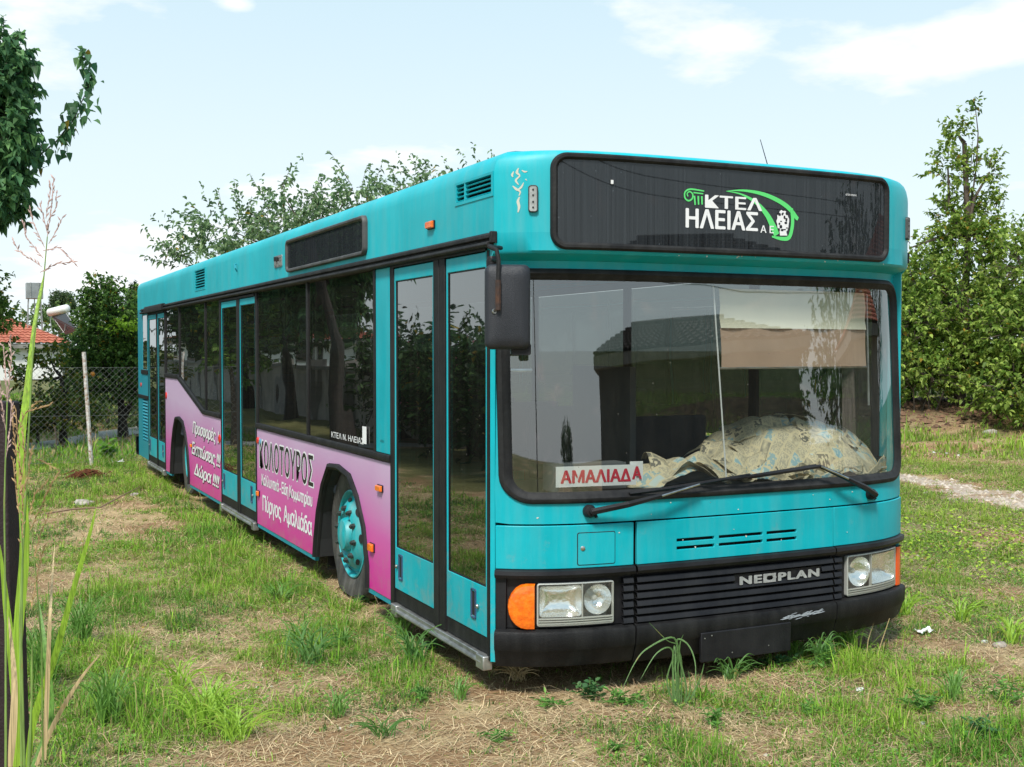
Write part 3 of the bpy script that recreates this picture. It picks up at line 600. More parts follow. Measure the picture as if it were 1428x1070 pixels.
# torn marks on the corner of the header
mb = MB()
for pts in ([(.088, 2.425, .002), (.082, 2.405, .005), (.092, 2.39, .003), (.078, 2.37, .004), (.088, 2.35, .002)], [(.10, 2.415, .002), (.112, 2.408, .004), (.122, 2.41, .001)], [(.066, 2.345, .002), (.080, 2.33, .005), (.094, 2.318, .003), (.09, 2.30, .002)],
            [(.108, 2.36, .001), (.098, 2.338, .004), (.084, 2.325, .003)], [(.092, 2.295, .002), (.086, 2.275, .005), (.090, 2.25, .005), (.086, 2.225, .002)], [(.07, 2.41, .002), (.064, 2.395, .004), (.068, 2.385, .001)], [(.115, 2.375, .003), (.12, 2.368, .001)]):
    pr = ribbon(HS, pts, .0012); mb.add(pr.v, pr.f)
B(mb, 'peeled_paint', mat('bare_filler', (.5, .5, .42), .8), kind='stuff')
for (x, z) in ((.145, 2.285), (2.425, 2.255)):
    lm = B(rrfill(lambda a, b, o: HS(a, b, o), x - .018, x + .018, z - .06, z + .06, .012, .014, 4, 4), 'bare_lamp_mount', m_lit_metal)
    B(rrband(HS, x - .02, x + .02, z - .062, z + .062, .014, [(0, 0), (.001, .014), (.004, .017), (.006, .013)], per=2), 'mount_rim', m_frame, parent=lm)
    for dz in (-.04, -.015, .015, .04): B(MB().lathe(HS(x, z + dz, .014), (-.5, -1, 0), [(.0045, 0), (.0045, .003), (0, .003)], 8), 'screw', m_hole, parent=lm)
# left side: rail, display, markers
rail = B(MB().loft([[(x, y, z) for x, z in ((0.02, 2.139), (-.012, 2.139), (-.026, 2.128), (-.026, 2.112), (-.012, 2.108), (-.012, 2.100), (-.034, 2.094), (-.038, 2.082), (-.030, 2.072), (0.02, 2.072))] for y in (-.04, 9.0, 11.2)], True, True), 'drip_rail', m_trim, bevel=.003)
B(MB().box(-.022, .01, -.06, -.038, 2.088, 2.142), 'rail_end', m_trim, bevel=.004)
B(MB().box(2.49, 2.53, -.03, 11.3, 2.075, 2.135), 'drip_rail', m_trim, bevel=.004)
B(MB().loft([[(x, y, z) for x, z in ((0, 2.15), (-.035, 2.15), (-.05, 2.12), (-.045, 2.07), (0, 2.07))] for y in (9.3, 10.75)], True, True), 'door_hood', m_trim, bevel=.003)
sdp = B(rrfill(LS, 1.80, 3.585, 2.19, 2.385, .03, .016, 20, 6), 'side_display', g_disp)
B(rrfill(LS, 1.80, 3.585, 2.19, 2.385, .03, .010, 20, 6), 'display_backing', MATS['display_backing_black'], parent=sdp)
B(rrband(LS, 1.772, 3.61, 2.168, 2.408, .05, [(0, 0), (.001, .022), (.007, .03), (.018, .03), (.024, .024), (.029, .012)], per=4), 'display_gasket', m_frame, smooth=True, parent=sdp)
jb = B(rrband(LS, 3.80, 4.03, 2.23, 2.32, .01, [(0, 0), (.001, .006), (.02, .007), (.025, .004), (.045, .004)], per=2), 'socket_plate', m_lit_metal)
for k, (dy, dz) in enumerate(((-.06, -.02), (.0, .015), (.05, -.015), (.06, .02))): B(MB().box(-.018, 0, 3.915 + dy - .02, 3.915 + dy + .02, 2.275 + dz - .016, 2.275 + dz + .016), 'socket', m_hole if k % 2 else m_lit_metal, parent=jb)
B(MB().tube([(-.01, 5.36, 2.35), (-.03, 5.33, 2.34), (-.03, 5.31, 2.31), (-.01, 5.34, 2.285)], .006, 6), 'hook', m_teal_d)
def marker(y, z, w_, h_, m=m_amber, x=0):
    s = B(rrband(LS, y - w_, y + w_, z - h_, z + h_, .006, [(0, -.001), (0, .007), (.003, .009)], per=2), 'marker_lamp', m_plas)
    B(MB().loft([[LS(a, b, o) for a, b in rr(y - w_ + .003 + i, y + w_ - .003 - i, z - h_ + .003 + i, z + h_ - .003 - i, .006, 3, 3)] for i, o in ((0, .006), (.001, .018), (.005, .023))], True, True), 'lens', m, parent=s)
marker(.73, 2.245, .048, .022); marker(1.55, .79, .048, .021); marker(1.70, .42, .042, .027); marker(4.60, .42, .032, .024); marker(7.62, .59, .04, .02)
def reflector(y, z, r, m):
    B(MB().lathe((0, y, z), (-1, 0, 0), [(r, -.001), (r, .008), (r * .7, .012), (0, .013)], 14), 'round_reflector', m)
reflector(4.62, .855, .028, m_redl); reflector(4.53, .85, .026, mat('faded_blue_sticker', (.10, .28, .36), .5)); reflector(9.26, 1.06, .04, m_redl); reflector(6.17, .76, .04, m_redl); reflector(11.34, 1.13, .03, m_redl)
# side body panels (left)
def arch(cy, out_=0, base=.15):
    pts = [(-.60, base), (-.60, .30), (-.53, .53), (-.40, .70), (-.24, .82), (.0, .858), (.23, .845), (.37, .71), (.49, .51), (.56, .30), (.59, base)]
    return [(cy + a * (1 + out_), (b - base) * (1 + out_) + base) for a, b in pts]
A1, A2 = 2.365, 8.36
Z0 = .165
B(prism(LS, [(1.375, Z0)] + arch(A1, 0, Z0) + [(4.665, Z0), (4.665, .95), (1.375, .95)], 0, .015), 'side_panel', m_pink, bevel=.002)
B(prism(LS, [(6.12, Z0)] + arch(A2, 0, Z0) + [(9.33, Z0), (9.33, 1.272), (8.47, 1.272), (6.97, .952), (6.12, .952)], 0, .015), 'side_panel', m_pink, bevel=.002)
for cy in (A1, A2):
    prof = [(0, .0), (-.004, .016), (-.03, .024), (-.055, .012), (-.065, -.02)]
    B(MB().loft([[LS(a, max(b, Z0 - .005), o) for a, b in arch(cy, i, Z0)] for i, o in prof], closed=False), 'arch_rubber', m_rub, smooth=True)
    ar = arch(cy, -.06, Z0)
    B(MB().loft([[(x, a, b) for a, b in ar] for x in (.0, .6)] + [[(.6, cy, Z0)] * len(ar)], closed=False), 'wheel_housing', m_int)
for y0, y1 in ((1.375, 1.79), (2.95, 4.665), (6.12, 7.77), (8.955, 9.33)): B(MB().box(.004, .03, y0, y1, Z0 - .03, Z0 - .002), 'skirt_edge', m_teal_d)
# window band left
B(MB().loft([[(x, y, z) for x, z in ((.01, .953), (-.012, .956), (-.018, .975), (-.012, .996), (.01, 1.0))] for y in (1.372, 4.667)], True, True), 'window_rail', m_rub, bevel=.002)
kk = [(6.12, .952, 1.0), (6.98, .952, 1.0), (8.46, 1.272, 1.325), (9.33, 1.272, 1.325)]
B(MB().loft([[(x, y, z0 + (z1 - z0) * t) for x, t in ((.01, 0), (-.012, .05), (-.018, .5), (-.012, .95), (.01, 1))] for y, z0, z1 in kk], True, True), 'window_rail', m_rub, bevel=.002)
B(MB().box(0, .03, 1.385, 1.628, 1.0, 2.07), 'door_pillar_panel', m_teal, bevel=.003)
B(text_mb('ΚΤΕΛ', LS, 1.545, 1.062, .06, .014, -1, .002), 'lettering', m_black)
def pane(M, outline, m=g_side, name='window'): return B(MB().add([M(a, b, -.006) for a, b in outline], [tuple(t) for t in tessellate_polygon([[Vector((a, b, 0)) for a, b in outline]])]), name, m)
for y0, y1 in ((1.665, 3.105), (3.135, 4.645)):
    pane(LS, [(y0, 1.0), (y1, 1.0), (y1, 2.07), (y0, 2.07)])
for y0, y1 in ((1.628, 1.67), (3.10, 3.14), (4.64, 4.67)): B(MB().box(-.004, .03, y0, y1, .99, 2.075), 'window_divider', m_rub, bevel=.002)
pane(LS, [(6.15, 1.0), (6.84, 1.0), (6.84, 2.07), (6.15, 2.07)]); pane(LS, [(6.87, 1.0), (6.98, 1.0), (8.34, 1.295), (8.34, 2.07), (6.87, 2.07)])
pane(LS, [(8.37, 1.30), (8.46, 1.325), (9.29, 1.325), (9.29, 2.07), (8.37, 2.07)])
for y0, y1, z0 in ((6.11, 6.16, .99), (6.835, 6.875, .99), (8.335, 8.375, 1.28), (9.28, 9.345, 1.31)): B(MB().box(-.004, .03, y0, y1, z0, 2.075), 'window_divider', m_rub, bevel=.002)
B(MB().box(-.0045, -.0035, 1.80, 1.875, 1.03, 1.135), 'window_sticker', m_white_sign)
B(text_mb('ΚΤΕΛ Ν. ΗΛΕΙΑΣ', LS, 2.55, 1.022, .68, .038, -1, -.003, bold=.01, space=1.0), 'lettering', m_white)
# side lettering
B(text_mb('ΚΟΛΟΤΟΥΡΟΣ', LS, 4.585, .632, 1.63, .245, -1, .0012, bold=.055, space=1.08), 'lettering', m_white, 'white outline of the large name')
B(text_mb('ΚΟΛΟΤΟΥΡΟΣ', LS, 4.565, .643, 1.59, .222, -1, .0024, bold=.014, space=1.08), 'lettering', m_black, 'large black name on the pink panel')
B(text_mb('Καλλυντικά - Είδη Κομμωτηρίου', LS, 4.50, .478, 1.50, .12, -1, .0024, bold=.03, space=.9), 'lettering', m_white)
B(text_mb('Πύργος  Αμαλιάδα', LS, 4.47, .262, 1.46, .168, -1, .0024, bold=.03, space=.9), 'lettering', m_white)
for txt, y, z, w_ in (('Προσφορές  !', 7.56, .685, 1.38), ('Εκπτώσεις !!!', 7.62, .47, 1.50), ('Δώρα !!!!', 7.50, .255, 1.32)):
    B(text_mb(txt, LS, y, z, w_, .175, -1, .0016, bold=.055, shear=.25, space=.9, slope=-.012), 'lettering', m_black, 'black shadow of the slanted words')
    B(text_mb(txt, LS, y + .008, z + .01, w_, .165, -1, .0028, bold=.03, shear=.25, space=.9, slope=-.012), 'lettering', m_white, 'white slanted words on the pink panel')
# doors
def door(y0, y1, ym0, ym1, zt=2.055, zb=.25, gz=.485, gt=1.985, handles=((.19, .39, 1), (1.21, .385, -1)), detail=True):
    B(MB().box(-.006, .03, ym0 + .004, (ym0 + ym1) / 2 - .002, .17, zt + .01), 'door_seal', m_rub, bevel=.004)
    B(MB().box(-.008, .03, (ym0 + ym1) / 2 + .002, ym1 - .004, .17, zt + .01), 'door_seal', m_rub, bevel=.004)
    for (a, b) in ((y0, ym0), (ym1, y1)):
        fr = .022
        lf = B(panel(LS, [a + .004, a + fr, b - fr, b - .004], [zb, gz, gt, zt], lambda p, q: a + fr < p < b - fr and gz < q < gt, 0, .03), 'door_leaf', m_teal, bevel=.003)
        gl = MB().add([LS(p, q, -.008) for p, q in ((a + fr, gz), (b - fr, gz), (b - fr, gt), (a + fr, gt))], [(0, 1, 2, 3)]); B(gl, 'door_glass', g_door, parent=lf)
        B(panel(LS, [a + fr, a + fr + .006, b - fr - .006, b - fr], [gz, gz + .006, gt - .006, gt], lambda p, q: a + fr + .006 < p < b - fr - .006 and gz + .006 < q < gt - .006, -.003, .01), 'glass_seal', m_rub, parent=lf)
        B(MB().box(.004, .03, a + .004, b - .004, .172, zb - .002), 'kick_strip', m_rub, 'dusty rubber kick strip', parent=lf)
        # bolted edge rubber
        if detail:
            hy = (a + .16) if a == y0 else (b - .10); s = -1 if a == y0 else 1
            h = B(rrband(LS, hy - .03, hy + .03, .31, .455, .008, [(0, 0), (.001, .006), (.006, .007), (.009, .0), (.012, -.008)], per=2), 'door_handle', m_handle, parent=lf)
            B(MB().box(-.0005, .002, hy - .02, hy + .02, .325, .44), 'handle_recess', m_hole, parent=lf)
            B(MB().lathe((0, hy + s * .055, .38), (-1, 0, 0), [(.010, 0), (.012, .008), (.008, .014), (0, .016)], 14), 'lock_knob', m_chrome, parent=lf, smooth=True)
    B(MB().box(-.016, .04, y0, y1, .142, .166), 'door_sill', m_lit_metal, bevel=.004)
    B(MB().tube([(-.02, y0 + .02, .135), (-.02, y1 - .02, .135)], .012, 8), 'sill_tube', m_lit_metal)
    for y in (y0 + .03, y1 - .05): B(MB().box(-.03, .02, y - .045, y + .045, .10, .168), 'sill_bracket', m_lit_metal, bevel=.006)
    B(MB().box(-.012, .012, y0, y1, zt + .005, zt + .022), 'door_top_seal', m_rub)
door(.03, 1.31, .54, .70)
B(MB().box(-.004, .03, 1.31, 1.375, .15, 2.075), 'door_jamb', m_rub, bevel=.004)
B(MB().box(-.003, .03, 0.004, .031, .15, 2.06), 'door_jamb', m_rub)
door(4.70, 6.07, 5.29, 5.40, zt=2.04)
for y in (4.668, 6.072): B(MB().box(-.004, .03, y, y + .032, .15, 2.075), 'door_jamb', m_rub)
door(9.38, 10.66, 9.90, 9.98, zt=2.04)
for y in (9.345, 10.662): B(MB().box(-.004, .03, y, y + .032, .15, 2.075), 'door_jamb', m_rub)
# rear quarter left
B(panel(LS, [10.695, 10.78, 11.22, YR], [.17, .40, .95, 1.34, 2.05, 2.135], lambda a, b: 10.78 < a < 11.22 and (1.34 < b < 2.05 or .40 < b < .95), 0, .02), 'rear_quarter_panel', m_teal_d)
pane(LS, [(10.78, 1.34), (11.22, 1.34), (11.22, 2.05), (10.78, 2.05)])
B(MB().box(-.012, .01, 10.70, 11.6, .955, 1.0), 'rear_strip', m_rub, bevel=.003); B(MB().box(-.012, .01, 10.72, 11.28, 1.28, 1.335), 'window_rail', m_rub, bevel=.003)
lv = B(MB().box(.03, .04, 10.78, 11.22, .40, .95), 'engine_louvre', m_hole)
for k in range(13):
    z = .415 + k * .0415; B(MB().add([(-.004, 10.78, z), (-.004, 11.22, z), (.018, 11.22, z + .024), (.018, 10.78, z + .024), (.0, 10.78, z - .004), (.0, 11.22, z - .004), (.022, 11.22, z + .02), (.022, 10.78, z + .02)], [(0, 1, 2, 3), (7, 6, 5, 4), (0, 4, 5, 1), (2, 6, 7, 3)]), 'louvre_slat', m_teal_d, parent=lv)
# rear wall
us = [-1 + k / 10 for k in range(21)]
B(MB().loft([[(1.25 + 1.25 * u, rear_y(u), z) for u in us] for z in (.17, .6, 1.2, 1.25)], False), 'rear_panel', m_teal_d, smooth=True)
B(MB().loft([[(1.25 + 1.25 * u, rear_y(u) - .004, z) for u in us] for z in (1.25, 2.135)], False), 'rear_window', g_side)
B(MB().loft([[(1.25 + 1.28 * u, rear_y(u) + o, z) for u in us] for z, o in ((.17, .0), (.2, .06), (.4, .06), (.42, 0))], False), 'rear_bumper', m_bump, smooth=True)
# right side
B(MB().box(2.485, 2.5, .02, YR, .86, 1.0), 'side_panel', m_teal)
for y0, y1 in ((.02, A1 - .6), (A1 + .6, A2 - .6), (A2 + .6, YR)): B(MB().box(2.485, 2.5, y0, y1, .165, .858), 'side_panel', m_teal)
wy = [.16, 1.3, 2.9, 4.5, 6.1, 7.7, 9.3, 11.0]
for k in range(len(wy) - 1):
    y0, y1 = wy[k] + .03, wy[k + 1] - .03; z0 = 1.02 if k else .98
    B(MB().add([RS(p, q, -.006) for p, q in ((y0, z0), (y1, z0), (y1, 2.07), (y0, 2.07))], [(0, 1, 2, 3)]), 'window', g_door if k == 0 else g_side)
for k, y in enumerate(wy): B(MB().box(2.47, 2.503, y - .035, y + .035, .99, 2.08), 'window_divider', m_rub)
B(MB().box(2.47, 2.5, .02, .13, 1.0, 2.08), 'corner_post', m_teal); B(MB().box(2.47, 2.5, 11.03, YR, 1.0, 2.135), 'corner_post', m_teal_d)
# ---------------- front
m_letter = mat('dull_silver_letters', (.42, .43, .43), .45, .2, var=.3, vscale=30)
def fpanel(x0, x1, z0, z1, m, name='front_panel', off=.004, th=.02, hole=None, ex=(), ez=(), bevel=.003, M=FL, **k):
    return B(panel(M, span(x0, x1, .06, ex), span(z0, z1, .1, ez), hole, off, th), name, m, bevel=bevel, **k)
fpanel(.0, .019, .145, 2.06, m_teal, 'corner_post', off=.002, th=.07, M=FL)
fpanel(2.481, 2.5, .145, 2.06, m_teal, 'corner_post', off=.002, th=.07, M=FL)
fpanel(.0215, .646, .585, .786, m_teal, ex=(.36, .552), off=.012)
sl = [(.880, 1.095), (1.122, 1.385), (1.410, 1.600)]; sz = [(.640, .655), (.678, .693)]
def in_slot(a, b): return any(x0 < a < x1 for x0, x1 in sl) and any(z0 < b < z1 for z0, z1 in sz)
fpanel(.664, 1.843, .585, .786, m_teal, ex=[round(x, 5) for s in sl for x in s], ez=[z for s in sz for z in s], hole=in_slot, off=.013, bevel=.002)
fpanel(1.848, 2.479, .585, .786, m_teal, off=.012)
B(panel(FL, span(.02, 2.48, .06), [.13, .80], None, -.085, .01), 'front_inner', m_hole)
B(panel(FL, span(.66, 1.85, .06), [.60, .72], None, -.03, .01), 'slot_backing', m_hole)
ah = B(rrfill(FL, .366, .546, .602, .748, .008, .0145, 6, 3), 'access_flap', m_teal)
B(rrband(FL, .362, .550, .598, .752, .010, [(0, .0125), (.001, .0135), (.0045, .0135), (.005, .0125)], per=6), 'flap_gap', m_hole, parent=ah)
B(MB().lathe(FL(.388, .678, .0145), (-.28, -1, 0), [(.011, 0), (.011, .003), (.007, .005), (0, .005)], 16), 'flap_lock', m_chrome, parent=ah, smooth=True)
# panel round the windscreen
WX0, WX1, WZ0, WZ1, WR = .036, 2.464, .888, 1.976, .13
outr = rr(WX0, WX1, WZ0, WZ1, WR, 8, 60)
def outer(a, b):
    a0, a1, b0, b1 = .0205, 2.4795, .794, 2.02
    cx = min(max(a, WX0 + WR), WX1 - WR); cz = min(max(b, WZ0 + WR), WZ1 - WR); dx, dz = a - cx, b - cz; t = 1e9
    if dx > 1e-6: t = min(t, (a1 - cx) / dx)
    if dx < -1e-6: t = min(t, (a0 - cx) / dx)
    if dz > 1e-6: t = min(t, (b1 - cz) / dz)
    if dz < -1e-6: t = min(t, (b0 - cz) / dz)
    return (cx + dx * t, cz + dz * t)
B(MB().loft([[FS(*outer(a, b), -.014) for a, b in outr], [FS(*outer(a, b), .006) for a, b in outr], [FS(a, b, .006) for a, b in outr], [FS(a, b, -.014) for a, b in outr]]), 'windscreen_surround', m_teal, smooth=True)
ws = B(rrfill(FS, WX0 + .04, WX1 - .04, WZ0 + .052, WZ1 - .042, WR - .04, -.002, 90, 16), 'windscreen', g_wind, smooth=True)
B(rrband(FS, WX0, WX1, WZ0, WZ1, WR, [(-.002, .004), (.0, .014), (.008, .022), (.022, .024), (.030, .014), (.038, .012), (.046, .005), (.054, -.004)], per=60), 'windscreen_gasket', m_trim, smooth=True, parent=ws)
# trim strip, lamps, grille
for x0, x1 in ((.0215, .648), (.658, 1.845), (1.852, 2.479)):
    B(MB().loft([[FL(x, z, o) for x in span(x0, x1, .05)] for z, o in ((.583, -.02), (.583, .018), (.578, .030), (.560, .034), (.545, .026), (.54, -.02))], False), 'front_trim_strip', m_plas, smooth=True)
fpanel(.0215, .648, .305, .54, m_plas, 'lamp_surround', off=-.012, th=.01, ex=(.19, .54), ez=(.322, .515), hole=lambda a, b: .19 < a < .54 and .322 < b < .515)
fpanel(1.852, 2.479, .305, .54, m_plas, 'lamp_surround', off=-.012, th=.01, ex=(1.955, 2.386), ez=(.318, .519), hole=lambda a, b: 1.955 < a < 2.386 and .318 < b < .519)
fpanel(.0215, .060, .30, .545, m_plas, 'lamp_surround_end', off=.006, th=.03); 
gr = B(panel(FL, span(.655, 1.846, .06), [.30, .545], None, -.02, .01), 'grille', m_hole)
def slat(x0, x1, z, h=.029):
    B(MB().loft([[FL(x, zz, o) for x in span(x0, x1, .06)] for zz, o in ((z, -.02), (z, .014), (z + .004, .019), (z + h - .004, .012), (z + h, .007), (z + h, -.02))], False), 'grille_slat', m_plas, parent=gr, smooth=True)
for k in range(6):
    z = .308 + k * .038
    if k in (3, 4):
        if k == 3: slat(.664, 1.843, z)
        else: slat(.664, 1.215, z); slat(1.765, 1.843, z)
    else: slat(.664, 1.843, z)
    slat(.592, .645, z); slat(1.853, 1.905, z)
B(panel(FL, span(1.215, 1.765, .06), [.432, .492], None, .008, .02), 'badge_backing', m_plas, parent=gr)
B(text_mb('NEOPLAN', FL, 1.24, .440, .505, .043, 1, .020, bold=.055, space=1.16), 'maker_lettering', m_letter, parent=gr)
B(panel(FL, [1.385, 1.40, 1.447, 1.462], [.4395, .450, .473, .4835], lambda a, b: 1.40 < a < 1.447 and .45 < b < .473, .0215, .002), 'maker_lettering', m_letter, parent=gr)
def headlamp(x0, x1, z0, z1, flip):
    h = B(rrband(FL, x0, x1, z0, z1, .012, [(0, -.012), (0, .008), (.006, .010), (.009, .002)], per=6), 'headlight', m_flute)
    X = (lambda t: x0 + (x1 - x0) * t) if not flip else (lambda t: x1 - (x1 - x0) * t)
    B(panel(FL, span(x0 + .004, x1 - .004, .05), [z0, z1], None, -.068, .004), 'lamp_back', m_flute, parent=h)
    a, b = sorted((X(.03), X(.56))); zr0 = z0 + .042
    # rectangular reflector, dished
    B(MB().loft([[FL(p, q, o) for p, q in rr(a + i, b - i, zr0 + i, z1 - .014 - i, .014, 4, 5)] for i, o in ((0, .004), (.004, -.012), (.015, -.034), (.032, -.050), (.055, -.058))], True, 'end'), 'reflector', m_refl, parent=h, smooth=True)
    cx, cz = X(.78), (zr0 + z1 - .012) / 2; rad = min(abs(X(.98) - X(.58)) / 2, (z1 - .012 - zr0) / 2) * .98
    rx = abs(X(.98) - X(.58)) / 2 * .96
    B(MB().loft([[FL(cx + rx * k * math.cos(2 * math.pi * t / 28), cz + rad * k * math.sin(2 * math.pi * t / 28), o) for t in range(28)] for k, o in ((1, .004), (.96, -.008), (.85, -.026), (.7, -.040), (.5, -.052), (.25, -.060), (.05, -.062))], True, 'end'), 'round_reflector', m_refl, parent=h, smooth=True)
    B(MB().lathe(FL(cx, cz, -.06), (-.2, -1, 0), [(.014, 0), (.014, .028), (.010, .034), (0, .036)], 16), 'bulb_cap', m_flute, parent=h, smooth=True)
    p = X(.57); B(panel(FL, [p - .003, p + .003], [z0 + .03, z1 - .008], None, .007, .014), 'lamp_divider', m_flute, parent=h)
    for k in range(3): B(MB().loft([[FL(p, zz, o) for p in span(x0 + .004, x1 - .004, .05)] for zz, o in ((z0 + .006 + k * .011, .0), (z0 + .009 + k * .011, .010), (z0 + .013 + k * .011, .010), (z0 + .015 + k * .011, .0))], False), 'lamp_rib', m_flute, parent=h)
    B(rrfill(FL, x0 + .004, x1 - .004, z0 + .004, z1 - .004, .01, .0115, 10, 6), 'lamp_glass', g_lens, parent=h, smooth=True)
    return h
headlamp(.184, .545, .318, .519, False); headlamp(1.949, 2.392, .312, .525, True)
def dshape(x0, x1, z0, z1):
    pts = [(x1, z0), (x1, z1)]; 
    for k in range(11):
        t = math.pi / 2 + math.pi * k / 10; pts.append((x1 - .035 + (x1 - .035 - x0) * math.cos(t), (z0 + z1) / 2 + (z1 - z0) / 2 * math.sin(t)))
    return pts
ti = B(MB().loft([[FL(.13 + (p - .13) * k, .41 + (q - .41) * k, o) for p, q in dshape(.066, .176, .304, .518)] for k, o in ((1, -.01), (1, .012), (.93, .024), (.7, .030))], True, True), 'turn_signal', m_amber, smooth=True)
B(MB().loft([[FL(p, q, o) for q in (.31, .36, .42, .48, .52)] for p, o in ((2.397, -.01), (2.397, .012), (2.42, .02), (2.45, .02), (2.478, .0))], False), 'turn_signal', mat('orange_red_lens', (.8, .09, .01), .2, coat=.5), smooth=True)
# bumper in three sections
for x0, x1, zb in ((.0215, .642, .128), (.650, 1.846, .120), (1.853, 2.479, .128)):
    B(MB().loft([[FL(x, z, o) for x in span(x0, x1, .04)] for z, o in ((.303, -.05), (.303, .018), (.297, .034), (.285, .040), (.215, .038), (.205, .030), (zb + .02, .012), (zb, .0), (zb, -.05))], False), 'bumper', m_bump, smooth=True)
    for xe in (x0, x1): B(MB().add([FL(xe, z, o) for z, o in ((.303, -.05), (.303, .018), (.297, .034), (.285, .040), (.215, .038), (.205, .030), (zb + .02, .012), (zb, .0), (zb, -.05))], [tuple(range(9))]), 'bumper_end', m_bump)
B(panel(FL, span(1.00, 1.54, .06), [.088, .232], None, .046, .02), 'number_plate_holder', m_plas, bevel=.004)
for x, z in ((1.02, .205), (1.18, .12), (1.06, .215), (1.40, .13)): B(MB().lathe(FL(x, z, .046), (0, -1, 0), [(.0035, 0), (.003, .0015), (0, .002)], 8), 'screw', m_lit_metal)
mb = MB()
for k in range(60):
    t = random.random(); a = 1.49 + .28 * t; z = .252 + .016 * t + random.gauss(0, .006); pr = prism(FL, [(a + lx_ * math.cos(j * 1.05), z + lx_ * .12 * math.cos(j * 1.05) + random.uniform(.0006, .002) * math.sin(j * 1.05)) for lx_ in (random.uniform(.006, .032),) for j in range(6)], .0415, .001); mb.add(pr.v, pr.f)
B(mb, 'scrape_marks', mat('scraped_plastic', (.35, .38, .42), .6), kind='stuff')
mb = MB()
for k in range(26):
    x, z = random.choice([(random.uniform(.1, 2.4), random.uniform(.80, .87)), (random.uniform(.05, 2.4), random.uniform(.60, .77)), (random.uniform(.3, 2.3), random.uniform(2.045, 2.055))]); 
    M_, o = (HS, .001) if z > 2 else ((FS, .0072) if z > .79 else (FL, .0145)); r = random.uniform(.0015, .005)
    pr = prism(M_, [(x + r * random.uniform(.6, 1.6) * math.cos(j * 1.05), z + r * random.uniform(.5, 1.3) * math.sin(j * 1.05)) for j in range(6)], o, .0008); mb.add(pr.v, pr.f)
B(mb, 'paint_chips', mat('chip_filler', (.55, .55, .48), .8), kind='stuff')
# wipers
def wiper(px, pz, ex, ez, b0, b1):
    P = lambda x, z, o: Vector(FS(x, z, o))
    wq = B(MB().lathe(P(px, pz, .006), (-.1, -1, .05), [(.030, 0), (.030, .022), (.022, .034), (.012, .036), (.012, .05), (0, .052)], 18), 'wiper', m_plas, smooth=True)
    d = (ex - px, ez - pz)
    B(MB().tube([P(px, pz, .045), P(px + d[0] * .3, pz + d[1] * .3, .075), P(px + d[0] * .62, pz + d[1] * .62, .075), P(ex, ez, .055)], [.017, .016, .012, .009], 6), 'wiper_arm', m_plas, parent=wq)
    B(MB().tube([P(px + d[0] * .6, pz + d[1] * .6, .085), P(ex, ez, .06)], [.006, .005], 6), 'arm_tip', m_chrome, parent=wq)
    n_ = 14; B(MB().tube([P(b0[0] + (b1[0] - b0[0]) * k / n_, b0[1] + (b1[1] - b0[1]) * k / n_, .018) for k in range(n_ + 1)], .005, 5), 'blade_rubber', m_rub, parent=wq)
    B(MB().tube([P(b0[0] + (b1[0] - b0[0]) * t, b0[1] + (b1[1] - b0[1]) * t, .024 + .024 * math.sin(math.pi * t)) for t in [k / 12 for k in range(13)]], .006, 5), 'blade_bridge', m_plas, parent=wq)
    B(MB().tube([P(px + .03, pz - .012, .01), P(px + .035, pz - .03, .02)], .008, 6), 'washer_nozzle', m_plas, parent=wq)
wiper(.418, .850, .98, .955, (.62, .925), (1.30, .985)); wiper(2.118, .838, 1.72, 1.008, (1.72, 1.012), (1.02, .955))
wq_ = B(MB().tube([Vector(FS(1.72, 1.008, .05)), Vector(FS(1.42, .985, .045)), Vector(FS(1.28, .972, .04))], [.011, .011, .009], 6), 'wiper_link', m_plas)
